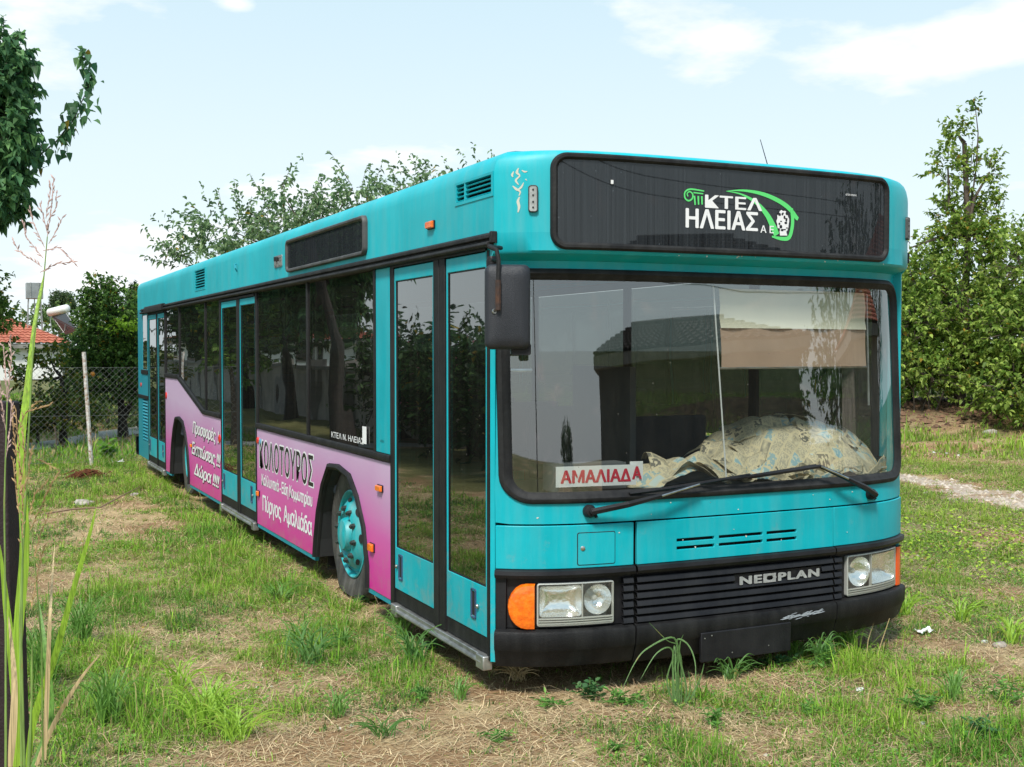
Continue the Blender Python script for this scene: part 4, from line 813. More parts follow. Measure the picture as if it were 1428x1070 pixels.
# mirrors
def mirror(s):
    X = (lambda x: x) if s < 0 else (lambda x: 2.5 - x)
    c = Vector((X(-.07), -.34 if s < 0 else .50, 1.785 if s < 0 else 1.74))
    ym_ = -.12 if s < 0 else .56; ang = R(-20) * (-s); hw, hh, dp = .098 if s < 0 else .08, .184, .035
    def Mm(a, b, o): 
        return (c.x + a * math.cos(ang) + o * math.sin(ang) * (1), c.y + a * math.sin(ang) * -1 * -1 - o * math.cos(ang), c.z + b)
    h = B(MB().loft([[Mm(a, b, o) for a, b in rr(-hw + i, hw - i, -hh + i, hh - i, .03, 6, 3)] for i, o in ((.0, -dp), (0, .0), (.004, .012), (.018, .022), (.05, .028))], True, True), 'mirror_housing', m_mirror, smooth=True)
    B(MB().loft([[Mm(a, b, o) for a, b in rr(-hw + .008, hw - .008, -hh + .008, hh - .008, .025, 4, 2)] for o in (-dp - .002, -dp - .004)], True, True), 'mirror_glass', m_mglass, parent=h)
    B(MB().tube([Mm(-.045, -.01, .034), Mm(-.045, .10, .034), Mm(-.042, .20, .03), Mm(-.05, .245, .02), Mm(-.08, .262, -.02), (X(.0), -.12 if s < 0 else .50, 2.06)], .010, 8), 'mirror_arm', m_trim, parent=h, smooth=True)
    B(MB().tube([Mm(-.075, .205, -.01), (X(-.01), -.1 if s < 0 else .50, 2.0)], .007, 8), 'mirror_brace', m_trim, parent=h)
    B(MB().tube([Mm(-.045, -.015, .037), Mm(-.045, .115, .037)], .0125, 8), 'arm_clamp', m_rust, parent=h)
    B(MB().tube([(X(-.045), ym_, 1.90), (X(-.045), ym_, 1.92), (X(-.045), ym_, 2.0), (X(-.045), ym_, 2.02)], [.018, .026, .026, .02], 12), 'mirror_motor', m_plas, parent=h, smooth=True)
    B(MB().lathe(Mm(-.06, -.02, .026), (0, -1, 0), [(.012, 0), (.01, .004), (.004, .004)], 12), 'adjust_screw', m_chrome, parent=h)
    B(MB().loft([[Mm(a, b, o) for a, b in rr(.015, hw + .004, -hh - .025, -hh + .03, .012, 4, 2)] for o in (-dp, -dp + .03)], True, True), 'lower_mirror', m_plas, parent=h)
mirror(-1); mirror(1)
# antenna on the roof
B(MB().tube([(2.06, .55, 2.52), (1.93, .52, 2.80)], [.004, .002], 6), 'antenna', m_black)
# wheels
def wheel(x, cy, cz, s, front):
    ax = Vector((s, 0, 0)); Rt = .455
    ty = MB().lathe((x, cy, cz), ax, [(.285, -.10), (.285, .0), (.30, .012), (.34, .022), (.40, .024), (.432, .012), (.447, -.012), (.455, -.05), (.455, -.2), (.44, -.24), (.3, -.25)], 56)
    ty.v = [(v[0] - s * 0 + (s * .018 * max(0, (.10 - v[2]) / .1) if v[2] < .1 else 0), v[1] * 1.0 + ((v[1] - cy) * .10 * max(0, (.12 - v[2]) / .12)), max(v[2], .004)) for v in ty.v]
    t = B(ty, 'tyre', m_tyre, 'flat dusty tyre' if front else None, smooth=True)
    if front: prof = [(.288, -.02), (.288, .012), (.280, .016), (.272, .010), (.262, -.025), (.250, -.03), (.235, .0), (.205, .028), (.17, .045), (.145, .05), (.135, .035), (.11, .03), (.10, .03)]
    else: prof = [(.288, -.02), (.288, .012), (.280, .016), (.272, .010), (.265, -.08), (.25, -.12), (.20, -.14), (.15, -.14), (.12, -.12), (.10, -.12)]
    rm = B(MB().lathe((x, cy, cz), ax, prof, 56), 'wheel_rim', m_wheel, smooth=True)
    if front:
        B(MB().lathe((x, cy, cz), ax, [(.112, .02), (.108, .055), (.095, .075), (.05, .085), (.0, .087)], 28), 'hub_cap', m_wheel, parent=rm, smooth=True)
        for k in range(10):
            a = 2 * math.pi * (k + .3) / 10; c = Vector((x + s * .046, cy + .168 * math.cos(a), cz + .168 * math.sin(a)))
            B(MB().lathe(c, ax, [(.021, -.01), (.021, .006), (.017, .008), (.017, .020), (.009, .021), (.009, .027), (0, .028)], 6), 'wheel_nut', m_nut, parent=rm)
        for k in range(8):
            a = 2 * math.pi * k / 8; 
            u, v = Vector((0, math.cos(a), math.sin(a))), Vector((0, -math.sin(a), math.cos(a))); nrm = (ax * .8 + u * .6).normalized(); c = Vector((x, cy, cz)) + ax * .0175 + u * .224
            w1 = (u - nrm * u.dot(nrm)).normalized()
            B(MB().add([c + nrm * .003 + w1 * .016 * math.cos(t_) + v * .030 * math.sin(t_) for t_ in [2 * math.pi * q / 14 for q in range(14)]], [tuple(range(14))]), 'hand_hole', m_hole, parent=rm)
for s, x in ((-1, .10), (1, 2.40)):
    wheel(x, 2.40, .395, s, True); wheel(x + (.03 if s < 0 else -.03), 8.44, .40, s, False)
B(MB().box(.35, 2.15, 2.33, 2.47, .3, .42), 'front_axle', m_int); B(MB().box(.35, 2.15, 8.37, 8.51, .3, .45), 'rear_axle', m_int)
for y in (2.98, 9.0): B(MB().box(.10, .45, y, y + .02, .06, .5), 'mud_flap', m_rub)
# inside
fl = MB()
for y0, y1, x0 in ((.35, 1.75, .03), (1.75, 2.98, .62), (2.98, 7.73, .03), (7.73, 8.98, .62), (8.98, 11.5, .03)): fl.box(x0, 2.5 - x0, y0, y1, .25, .33)
B(fl, 'floor', m_int)
B(MB().box(.08, 2.42, .35, 11.5, 2.16, 2.18), 'ceiling', m_int2)
B(panel(FS, span(.07, 2.43, .06), [.80, .925], None, -.03, .02), 'dash_front', m_int)
D = MB(); pts = span(.10, 2.40, .08); D.loft([[FS(x, .925, -.035) for x in pts], [(x, .28, .915) for x in pts], [(x, .70, .90) for x in pts], [(x, .72, .40) for x in pts]], False); B(D, 'dashboard', m_plas)
B(MB().box(1.30, 1.34, .9, 1.6, .33, 1.5), 'driver_partition', m_int2)
B(MB().tube([(.42, .75, .4), (.42, .75, 2.1)], .014, 8), 'grab_pole', m_chrome)
B(MB().tube([(.10, .15, 1.5), (.28, .15, 1.5), (.33, .25, 1.5)], .012, 8), 'grab_pole', m_chrome)
for y in (2.5, 4.2, 6.2, 8.2, 10): B(MB().tube([(.75, y, .33), (.75, y, 2.16)], .016, 8), 'grab_pole', m_lit_metal)
sw = B(MB().lathe((1.85, .45, 1.05), (0, -.45, 1), [(.21, 0), (.222, .012), (.21, .024), (.198, .012), (.21, 0)], 32), 'steering_wheel', m_plas)
for y in [1.25] + [2.7 + .85 * k for k in range(10)]:
    for x in ((2.0,) if y < 2 else ((.42, 2.08) if not (4.4 < y < 6.1) else (2.08,))):
        st = B(MB().box(x - .4 + .05, x + .4 - .05, y, y + .42, .62, .74), 'seat', m_seat, bevel=.02)
        B(MB().box(x - .35, x + .35, y + .38, y + .44, .74, 1.16), 'seat_back', m_seat, parent=st, bevel=.02)
        B(MB().box(x - .05, x + .05, y + .15, y + .25, .33, .62), 'seat_leg', m_int2, parent=st)
bl = B(MB().loft([[(x, FS(x, z)[1] + .05 + .006 * math.sin(z * 40), z) for x in span(1.20, 2.19, .06)] for z in (1.708, 1.76, 1.82, 1.905)], False), 'sun_blind', m_blind, smooth=True)
B(MB().loft([[(x, FS(x, z)[1] + .052 + .006 * math.sin(x * 22 + z * 14), z) for x in span(1.20, 2.19, .04)] for z in (1.512, 1.56, 1.61, 1.66, 1.708)], False), 'blind_lower', m_blind2, parent=bl, smooth=True)
B(MB().tube([Vector(FS(1.19, 1.508, -.05)), Vector(FS(1.7, 1.508, -.05)), Vector(FS(2.2, 1.508, -.05))], .006, 6), 'blind_bar', m_lit_metal, parent=bl)
B(MB().tube([Vector(FS(1.150, 1.915, -.03)), Vector(FS(1.205, .96, -.04))], .004, 6), 'blind_cord', mat('white_cord', (.7, .7, .7), .5), parent=bl)
B(MB().tube([Vector(FS(2.24, 1.9, -.06)), Vector(FS(2.23, 1.3, -.06))], .006, 6), 'blind_guide', m_lit_metal, parent=bl)

# sign board behind the windscreen (rests on the dashboard)
sg = empty('destination_sign', (.52, -.10, .925), 'white card sign with red letters ΑΜΑΛΙΑΔΑ behind the windscreen', 'sign')
SM = lambda a, b, o=0: (a, -.092 - .14 * (a - .30) - o, b)
B(panel(SM, [.297, .700], [.955, 1.052], None, .0, .004), 'board', m_white_sign, parent=sg)
B(panel(SM, [.672, .738], [.972, 1.066], None, -.006, .004), 'board', m_white_sign, parent=sg)
B(text_mb('ΑΜΑΛΙΑΔ', SM, .318, .972, .355, .062, 1, .0015, bold=.045), 'lettering', m_red, parent=sg)
B(text_mb('Α', SM, .678, .981, .05, .062, 1, .0015, bold=.045), 'lettering', m_red, parent=sg)
B(MB().box(.30, .70, -.055, .05, .93, 1.055), 'card_box', m_int2, parent=sg)

# newspapers
def paper_mat():
    m = bpy.data.materials.new('newspaper'); m.use_nodes = True; t = m.node_tree; b = t.nodes['Principled BSDF']; b.inputs['Roughness'].default_value = .85
    u = N(t, 'ShaderNodeUVMap'); oi = N(t, 'ShaderNodeObjectInfo')
    va = N(t, 'ShaderNodeVectorMath', _operation='ADD'); t.links.new(u.outputs[0], va.inputs[0]); t.links.new(oi.outputs['Random'], va.inputs[1])
    def ramp(src, p0, p1, c0=(0, 0, 0, 1), c1=(1, 1, 1, 1)):
        r = N(t, 'ShaderNodeValToRGB'); t.links.new(src, r.inputs[0]); r.color_ramp.interpolation = 'CONSTANT' if p0 == p1 else 'LINEAR'
        r.color_ramp.elements[0].position = p0 if p0 != p1 else 0; r.color_ramp.elements[0].color = c0; r.color_ramp.elements[1].position = p1; r.color_ramp.elements[1].color = c1; return r.outputs[0]
    br = N(t, 'ShaderNodeTexBrick', Scale=5.0); br.inputs['Color1'].default_value = (0, 0, 0, 1); br.inputs['Color2'].default_value = (1, 1, 1, 1); br.inputs['Mortar'].default_value = (.5, .5, .5, 1)
    br.inputs['Mortar Size'].default_value = .035; br.inputs['Brick Width'].default_value = .62; br.inputs['Row Height'].default_value = .42; t.links.new(va.outputs[0], br.inputs['Vector'])
    gap = N(t, 'ShaderNodeMath', _operation='SUBTRACT'); gap.inputs[0].default_value = 1; t.links.new(br.outputs['Fac'], gap.inputs[1])
    def stretched(sx, sy):
        q = N(t, 'ShaderNodeMapping'); q.inputs['Scale'].default_value = (sx, sy, 1); t.links.new(va.outputs[0], q.inputs[0])
        n = N(t, 'ShaderNodeTexNoise', Scale=1.0, Detail=3.0); t.links.new(q.outputs[0], n.inputs['Vector']); return n.outputs[0]
    def sel(lo, hi):
        g1 = N(t, 'ShaderNodeMath', _operation='GREATER_THAN'); t.links.new(br.outputs['Color'], g1.inputs[0]); g1.inputs[1].default_value = lo
        g2 = N(t, 'ShaderNodeMath', _operation='LESS_THAN'); t.links.new(br.outputs['Color'], g2.inputs[0]); g2.inputs[1].default_value = hi
        g3 = N(t, 'ShaderNodeMath', _operation='MULTIPLY'); t.links.new(g1.outputs[0], g3.inputs[0]); t.links.new(g2.outputs[0], g3.inputs[1])
        g4 = N(t, 'ShaderNodeMath', _operation='MULTIPLY'); t.links.new(g3.outputs[0], g4.inputs[0]); t.links.new(gap.outputs[0], g4.inputs[1]); return g4.outputs[0]
    def layer(prev, mask, ink, amount, c):
        m1 = N(t, 'ShaderNodeMath', _operation='MULTIPLY'); t.links.new(mask, m1.inputs[0]); t.links.new(ink, m1.inputs[1])
        m2_ = N(t, 'ShaderNodeMath', _operation='MULTIPLY'); t.links.new(m1.outputs[0], m2_.inputs[0]); m2_.inputs[1].default_value = amount
        x_ = N(t, 'ShaderNodeMixRGB'); t.links.new(m2_.outputs[0], x_.inputs[0])
        if isinstance(prev, tuple): x_.inputs[1].default_value = prev
        else: t.links.new(prev, x_.inputs[1])
        x_.inputs[2].default_value = c; return x_.outputs[0]
    text = ramp(stretched(60, 190), .46, .52); head = ramp(stretched(38, 34), .46, .50); pic = ramp(stretched(22, 22), .35, .65); broad = ramp(stretched(7, 7), .35, .6)
    c0 = layer((.60, .50, .32, 1), sel(-1, 2), broad, .5, (.66, .58, .40, 1))
    c0 = layer(c0, sel(.22, .70), text, .60, (.22, .21, .18, 1))
    c0 = layer(c0, sel(.0, .10), head, .85, (.07, .07, .07, 1))
    c0 = layer(c0, sel(.10, .22), pic, .75, (.12, .12, .11, 1))
    c0 = layer(c0, sel(.70, .86), broad, .75, (.42, .56, .58, 1))
    c0 = layer(c0, sel(.78, 1.0), head, .7, (.14, .34, .42, 1))
    c3 = N(t, 'ShaderNodeMixRGB', Fac=0.0); t.links.new(c0, c3.inputs[1])
    t.links.new(c3.outputs[0], b.inputs['Base Color']); return m
m_paper = paper_mat()
def dash_top(x, y):
    h = .925
    h += .285 * max(0, 1 - ((x - 1.88) / .62) ** 2 - ((y - .28) / .44) ** 2) ** .75
    h += .10 * max(0, 1 - ((x - 1.12) / .38) ** 2 - ((y - .12) / .30) ** 2) ** .7
    return h
def sheet(cx, cy, w_, d_, rot, lift, seed, amp, label):
    rs = random.Random(seed); na, nb = 44, 34; ca, sa = math.cos(rot), math.sin(rot); V = []; UV = []
    fo = [(rs.uniform(0, math.pi), rs.uniform(3, 11), rs.uniform(0, 9), rs.uniform(.3, 1)) for _ in range(7)]
    for j in range(nb + 1):
        for i in range(na + 1):
            p, q = (i / na - .5) * w_, (j / nb - .5) * d_
            x = cx + p * ca - q * sa; y = cy + p * sa + q * ca
            ym = FS(min(max(x, .12), 2.36), 1.0)[1] + .035; x = min(max(x, .12), 2.36)
            z = dash_top(x, max(y, ym)) + lift
            for a, fq, ph, am in fo:
                t = (p * math.cos(a) + q * math.sin(a)) * fq + ph; z += 1.5 * amp * am * (abs((t % 2) - 1) - .5)
            z += amp * 1.3 * (mnoise.noise(Vector((x * 9, y * 9, seed))))
            if y < ym: z += (ym - y) * .35; y = ym + .02 * abs(mnoise.noise(Vector((x * 12, z * 12, seed))))
            V.append((x, y, max(z, .93))); UV.append((p * 1.6 + seed, q * 1.6))
    F = [(j * (na + 1) + i, j * (na + 1) + i + 1, (j + 1) * (na + 1) + i + 1, (j + 1) * (na + 1) + i) for j in range(nb) for i in range(na)]
    me = bpy.data.meshes.new('newspaper'); me.from_pydata(V, [], F); uv = me.uv_layers.new(name='UVMap')
    for l in me.loops: uv.data[l.index].uv = UV[l.vertex_index]
    o = link('newspaper', me, m_paper); tag(o, label, 'newspaper', 'newspapers spread on the dashboard')
    me.polygons.foreach_set('use_smooth', [True] * len(me.polygons)); me.set_sharp_from_angle(angle=R(9))
    md = o.modifiers.new('thick', 'SOLIDIFY'); md.thickness = .0012
sheet(1.90, .22, .95, .72, .15, .004, 3, .016, 'blue printed newspaper sheet draped over the highest mound on the dashboard')
sheet(2.12, .04, .56, .50, -.25, .012, 5, .018, 'newspaper sheet sliding down to the right corner of the windscreen')
sheet(1.60, .0, .56, .44, .5, .010, 8, .020, 'newspaper sheet with a fold on the left slope of the mound')
sheet(1.86, -.04, .50, .40, .1, .020, 13, .016, 'newspaper page hanging down the front middle of the mound')
sheet(1.30, .0, .42, .34, .6, .012, 21, .034, 'crumpled yellowed newspaper behind the wiper link')
sheet(1.10, .02, .40, .28, -.3, .016, 34, .030, 'crumpled yellowed newspaper with a raised corner by the blind cord')
sheet(.90, .0, .36, .22, .1, .008, 41, .014, 'flat yellowed newspaper touching the white sign')
sheet(1.72, .30, .50, .36, 1.1, .026, 55, .014, 'newspaper sheet lying across the top of the mound')
sheet(2.16, .26, .40, .44, .7, .022, 66, .016, 'newspaper sheet on the right shoulder of the mound')
# ------------------------------------------------------------------ leaves and trees
def leaves(name, P, D, size, cols, m=m_leaf, parent=None, droop=.35, seed=1, broad=.62, shape='oval'):
    """P: leaf bases (n,3); D: leaf directions; every leaf is a folded six-point blade"""
    r = np.random.default_rng(seed); n = len(P); D = D / (np.linalg.norm(D, axis=1, keepdims=True) + 1e-9)
    up = np.array([0, 0, 1.0])[None] + r.normal(0, .45, (n, 3)); S = np.cross(D, up); S /= (np.linalg.norm(S, axis=1, keepdims=True) + 1e-9); Nn = np.cross(S, D)
    L = (size * r.uniform(.65, 1.25, n))[:, None]; Wd = L * broad * .5; fo = L * .10
    if shape == 'heart': f1, f2, w1, w2 = .12, .55, 1.0, .75
    else: f1, f2, w1, w2 = .30, .68, 1.0, .7
    tip = P + D * L - np.array([0, 0, 1.0]) * L * droop * .5
    v = [P, P + D * L * f1 - S * Wd * w1 + Nn * fo, P + D * L * f2 - S * Wd * w2 + Nn * fo * .6, tip, P + D * L * f2 + S * Wd * w2 + Nn * fo * .6, P + D * L * f1 + S * Wd * w1 + Nn * fo]
    V = np.stack(v, 1).reshape(-1, 3); b6 = np.arange(n) * 6
    T = np.concatenate([np.stack([b6, b6 + a, b6 + b_], -1) for a, b_ in ((1, 2), (2, 3), (3, 4), (4, 5))], 0)
    return fast(name, V, T, m, parent, tint=np.clip(np.repeat(cols, 6, 0), 0, 1), kind='stuff')
def leafcols(n, r, base, hi, yellow=.02, dark=.3):
    t_ = r.uniform(0, 1, n) ** 1.6; c = lerp(np.array(base)[None] + 0 * t_[:, None], np.array(hi), t_); c = c * r.uniform(.7, 1.2, n)[:, None]
    k = r.uniform(0, 1, n) < yellow; c[k] = np.array((.42, .30, .04)) * r.uniform(.5, 1, k.sum())[:, None]; return c
def tree(name, label, base, trunk, lobes, leaf, nper, cols, twig=.45, spread=.5, upb=.35, rad=.08, bark=None, cat='tree', group=None, seed=1, broad=.62, shape='oval', yellow=.02, inner=.25, droop=.35, gap=0.0):
    """lobes: (centre, radii, twigs). Limbs run from the trunk to each lobe; leafy twigs point outwards."""
    r = np.random.default_rng(seed); rs = random.Random(seed); bark = bark or m_bark
    t_ = empty(name, base, label, cat, group); base = Vector(base)
    tp = [base + Vector(p) for p in trunk]; n = len(tp)
    mb = MB(); mb.tube(tp, [rad * (1 - .6 * i / (n - 1)) * (1.25 if i == 0 else 1) for i in range(n)], 9)
    mb.build('trunk', bark, t_, smooth=True)
    lm = MB(); PP, DD, CC = [], [], []
    for (c, rd, nt) in lobes:
        c = Vector(c); s = min(tp[1:], key=lambda q: (q - c).length + max(0, q.z - c.z) * 2); mid = s.lerp(c, .5) + Vector((rs.uniform(-.1, .1), rs.uniform(-.1, .1), rs.uniform(-.1, .12))) * (c - s).length
        lm.tube([s, mid, c], [rad * .42, rad * .28, rad * .14], 5)
        rd = np.array(rd); d = r.normal(0, 1, (nt, 3)); d /= np.linalg.norm(d, axis=1, keepdims=True); q = r.uniform(inner, 1, nt) ** .5
        st = np.array(c)[None] + d * rd[None] * q[:, None]; dr = d * np.array([1, 1, .7])[None] + np.array([0, 0, upb])[None] + r.normal(0, spread, (nt, 3)); dr /= np.linalg.norm(dr, axis=1, keepdims=True)
        tw = twig * r.uniform(.5, 1.3, nt)
        for i in range(0, nt):
            if rs.random() < .4: 
                a = Vector(st[i]); e_ = a + Vector(dr[i]) * float(tw[i]); a0 = a.lerp(Vector(np.array(c)), .35); lm.tube([a0, a, e_], [rad * .07 + .004, rad * .05 + .003, .002], 3, False)
        f = (np.arange(nper) + .5) / nper; pos = st[:, None] + dr[:, None] * (tw[:, None] * f[None])[..., None]
        sd2 = r.normal(0, 1, (nt, nper, 3)); ld = dr[:, None] * .6 + sd2 * .7; ld[..., 2] -= .25
        PP.append(pos.reshape(-1, 3)); DD.append(ld.reshape(-1, 3))
        tone = (.55 + .9 * r.uniform(0, 1, nt)); CC.append(np.repeat(tone, nper))
    lm.build('limbs', bark, t_)
    P = np.concatenate(PP); D = np.concatenate(DD); tone = np.concatenate(CC)
    leaves('crown', P, D, leaf, leafcols(len(P), r, cols[0], cols[1], yellow) * (.75 + .35 * tone)[:, None], parent=t_, seed=seed + 5, broad=broad, shape=shape, droop=droop)
    return t_
def A(px, py, d): return tuple(at(px, py, d))
GRN = ((.07, .15, .03), (.24, .37, .08)); LGR = ((.13, .23, .035), (.40, .50, .11)); DGR = ((.022, .055, .017), (.075, .15, .04)); OLV = ((.08, .14, .04), (.24, .32, .11))
# right-hand pear tree
b0 = at(1330, 588, 24); b0.z = float(height(b0.x, b0.y)) - .1
def rel(px, py, d, base=None): return tuple(at(px, py, d) - (base or b0))
tree('pear_tree', 'tall leafy tree with a narrow upright top on the earth bank right of the bus', b0, [(0, 0, 0), rel(1338, 555, 24), rel(1350, 520, 24), rel(1345, 440, 24), rel(1350, 330, 24), rel(1345, 200, 24)],
     [(A(1335, 185, 24), (.10, .2, .28), 22), (A(1322, 235, 24), (.12, .3, .45), 44), (A(1325, 305, 24), (.18, .4, .5), 66), (A(1380, 240, 24), (.08, .2, .35), 22), (A(1382, 305, 24), (.16, .35, .5), 60), (A(1352, 255, 24.2), (.10, .3, .7), 40), (A(1350, 345, 24), (.6, .7, .45), 170),
      (A(1290, 385, 24), (.5, .6, .35), 110), (A(1272, 345, 24), (.12, .2, .2), 10), (A(1400, 400, 24), (.4, .8, .35), 90), (A(1340, 430, 23.8), (1.0, 1.0, .6), 240), (A(1275, 450, 23.6), (.55, .9, .5), 150), (A(1285, 520, 23.4), (.8, .9, .5), 190), (A(1400, 480, 23.4), (.9, .9, .8), 230), (A(1345, 505, 23.5), (.9, .6, .45), 140), (A(1250, 490, 24), (.5, .8, .7), 100)],
       .10, 11, LGR, twig=.33, upb=.45, rad=.12, seed=3, yellow=.03)
t2 = at(1430, 590, 22.6); t2.z = float(height(t2.x, t2.y)) - .1
tree('bushy_tree', 'broad low tree with drooping leafy branches at the right edge', t2, [(0, 0, 0), (.1, .1, .9), (.2, .1, 1.8), (.3, .1, 2.8)],
     [(A(1440, 380, 22.8), (.7, .8, .8), 200), (A(1425, 460, 22.5), (.8, .8, .6), 220), (A(1415, 540, 22.2), (.75, .7, .55), 220), (A(1465, 500, 22.5), (.9, .8, .9), 220), (A(1415, 330, 23.4), (.35, .4, .3), 50)], .105, 10, LGR, twig=.45, upb=.0, rad=.10, seed=8, yellow=.02)
# lone shoot with a tuft at its top belongs to the pear tree
pt = [o for o in SC.objects if o.name == 'pear_tree'][0]
MB().tube([at(1352, 300, 24), at(1362, 230, 24), at(1364, 185, 24), at(1359, 140, 24)], [.022, .016, .012, .006], 5).build('shoot', m_bark, pt)
r = np.random.default_rng(9); q = np.array(at(1359, 147, 24))[None] + r.normal(0, .08, (60, 3)); leaves('shoot_leaves', q, r.normal(0, 1, (60, 3)), .10, leafcols(60, r, *GRN), parent=pt)
t3 = at(1268, 585, 25.5); t3.z = float(height(t3.x, t3.y)) - .1
tree('dark_shrub', 'dense dark shrub behind the bus corner on the earth bank', t3, [(0, 0, 0), (0, .1, .7), (0, .2, 1.6)], [(A(1255, 500, 25.5), (1.0, .9, .9), 300), (A(1310, 480, 26), (1.0, .9, .9), 280), (A(1230, 430, 26), (.9, .9, .8), 220), (A(1390, 520, 25.5), (1.3, .9, .8), 300), (A(1290, 420, 25.5), (.8, .8, .9), 220)], .11, 9, GRN, twig=.4, rad=.08, seed=12, cat='shrub', bark=m_bark_d)
# bare thin stems under the pear tree
for k, (px, py, qx, qy) in enumerate(((1285, 596, 1300, 520), (1275, 590, 1262, 530), (1305, 592, 1318, 530), (1296, 598, 1280, 540))):
    a = at(px, py, 23.2); a.z = float(height(a.x, a.y)) - .02; MB().tube([a, a.lerp(at(qx, qy, 23), .5) + Vector((.1, 0, .1)), at(qx, qy, 23)], [.018, .014, .008], 5).build('branch', m_bark, pt)
# trees behind the bus
def loc0(px, d): p = at(px, 600, d); return Vector((p.x, p.y, float(height(p.x, p.y)) - .05))
b1 = loc0(440, 19.5)
tree('almond_tree', 'wide feathery tree whose top rises over the middle of the bus roof', b1, [(0, 0, 0), (.1, 0, 1.0), (.0, .1, 1.9), (.1, .1, 2.8)],
     [(A(395, 318, 19.5), (.45, .6, .4), 48), (A(330, 325, 19.5), (.6, .6, .28), 46), (A(445, 322, 19.5), (.6, .8, .35), 60), (A(498, 300, 19.5), (.4, .7, .35), 46), (A(285, 352, 19.5), (.45, .5, .2), 34), (A(380, 375, 19.5), (1.1, .8, .5), 90), (A(500, 345, 19.5), (.9, .7, .4), 70), (A(255, 368, 19.4), (.2, .3, .1), 12), (A(392, 268, 19.5), (.06, .2, .2), 6), (A(492, 262, 19.5), (.10, .2, .12), 6)],
     .095, 17, ((.13, .22, .10), (.30, .42, .20)), twig=.62, spread=.35, upb=.5, rad=.055, seed=21, broad=.5, yellow=.01, droop=.6)
b2 = loc0(640, 20.5)
tree('almond_tree', 'slim feathery tree top showing over the bus roof near the front vent', b2, [(0, 0, 0), (.1, 0, 1.2), (.0, .1, 2.2), (.1, .1, 3.2)],
     [(A(560, 272, 20.5), (.3, .5, .2), 18), (A(612, 278, 20.5), (.5, .6, .3), 34), (A(665, 262, 20.5), (.4, .5, .22), 20), (A(700, 245, 20.6), (.25, .4, .12), 12), (A(610, 310, 20.5), (1.2, .8, .5), 50)],
     .095, 17, ((.13, .22, .10), (.30, .42, .20)), twig=.62, spread=.35, upb=.45, rad=.05, seed=22, broad=.5, yellow=.01, droop=.6)
# left edge tree (its trunk stands outside the picture)
b3 = Vector((-3.35, 13.2, 0))
LT = tree('mulberry_tree', 'big heart-leaved tree hanging in from the upper left with one curved branch', b3, [(0, 0, 0), (.05, .1, .9), (.0, .1, 1.7), (.3, .1, 2.6), (.5, .2, 3.8)],
     [(A(0, 110, 17), (.36, .7, .7), 190), (A(-10, 190, 17), (.50, .8, .7), 280), (A(-10, 260, 17), (.46, .8, .5), 200), (A(-90, 150, 17.5), (.9, 1.0, 1.1), 240), (A(-130, 260, 17), (.9, 1.0, .9), 220), (A(-200, 100, 18), (1.0, 1.2, 1.2), 220), (A(-200, 330, 17), (.8, 1.2, .7), 150), (A(-270, 220, 16), (1.0, 1.4, 1.2), 240), ((-4.2, 16.3, 4.0), (1.6, 1.9, 1.6), 420), ((-4.0, 18.5, 3.6), (1.3, 1.6, 1.6), 380), ((-3.9, 16.5, 2.7), (1.1, 1.7, .7), 260)],
     .125, 11, ((.06, .15, .07), (.18, .34, .12)), twig=.26, spread=.5, upb=.1, rad=.16, seed=31, broad=.85, shape='heart', yellow=.0, bark=m_bark_d, droop=.9, inner=.1)
pts = [at(45, 225, 17), at(78, 198, 17), at(104, 165, 17), at(126, 115, 17), at(114, 66, 17)]
MB().tube(pts, [.014, .011, .008, .006, .003], 5).build('branch', m_bark_d, LT)
r = np.random.default_rng(33); P_, D_ = [], []
for k in range(len(pts) - 1):
    for j in range(40):
        p = pts[k].lerp(pts[k + 1], (j + .5) / 40); o_ = r.normal(0, .075, 3) * (1.2 if k < 3 else .6); P_.append(np.array(p) + o_); D_.append(r.normal(0, .5, 3) + np.array([0, 0, -.8]))
leaves('branch_leaves', np.array(P_), np.array(D_), .125, leafcols(len(P_), r, (.06, .16, .08), (.17, .32, .12)), parent=LT, broad=.8, shape='heart', droop=.6)
for k, (x, y, h_) in enumerate(((-4.7, 21.5, 6.5), (-4.9, 27, 6.0), (-5.4, 34, 6.5))):
    tree('walnut_tree', ['first', 'second', 'third'][k] + ' dense dark tree in the row mirrored in the side windows', (x, y, 0), [(0, 0, 0), (.1, 0, 1.2), (0, .1, 2.4), (.1, 0, 3.6)], [((x, y - .8, h_ * .6), (1.8, 2.0, 1.7), 420), ((x + .2, y + 1.5, h_ * .55), (1.6, 2.0, 1.6), 380), ((x, y, h_ * .35), (1.7, 2.4, .7), 260)], .17, 9, DGR, twig=.4, rad=.16, seed=36 + k, bark=m_bark_d)
# orange tree and its neighbours behind the fence
b4 = loc0(172, 21.5)
tree('orange_tree', 'dense dark green orange tree behind the white fence post', b4, [(0, 0, 0), (-.02, 0, .45), (-.05, 0, .9), (0, 0, 1.6)],
     [(A(150, 440, 21.5), (.55, .7, .55), 210), (A(140, 410, 21.5), (.3, .4, .35), 70), (A(175, 455, 21.7), (.5, .6, .6), 180), (A(130, 490, 21.4), (.55, .6, .5), 200), (A(185, 500, 21.5), (.6, .7, .5), 190), (A(150, 520, 21.2), (.7, .6, .45), 220), (A(215, 470, 22), (.7, .7, .8), 160), (A(225, 530, 22), (.7, .7, .5), 120), (A(115, 545, 21.3), (.4, .5, .3), 90), (A(185, 555, 21.5), (.4, .5, .15), 40)],
     .075, 11, ((.05, .12, .03), (.17, .30, .06)), twig=.22, upb=.25, rad=.09, seed=41, bark=m_bark_d, inner=.15)
r = np.random.default_rng(44)
ot = [o for o in SC.objects if o.name == 'orange_tree'][0]
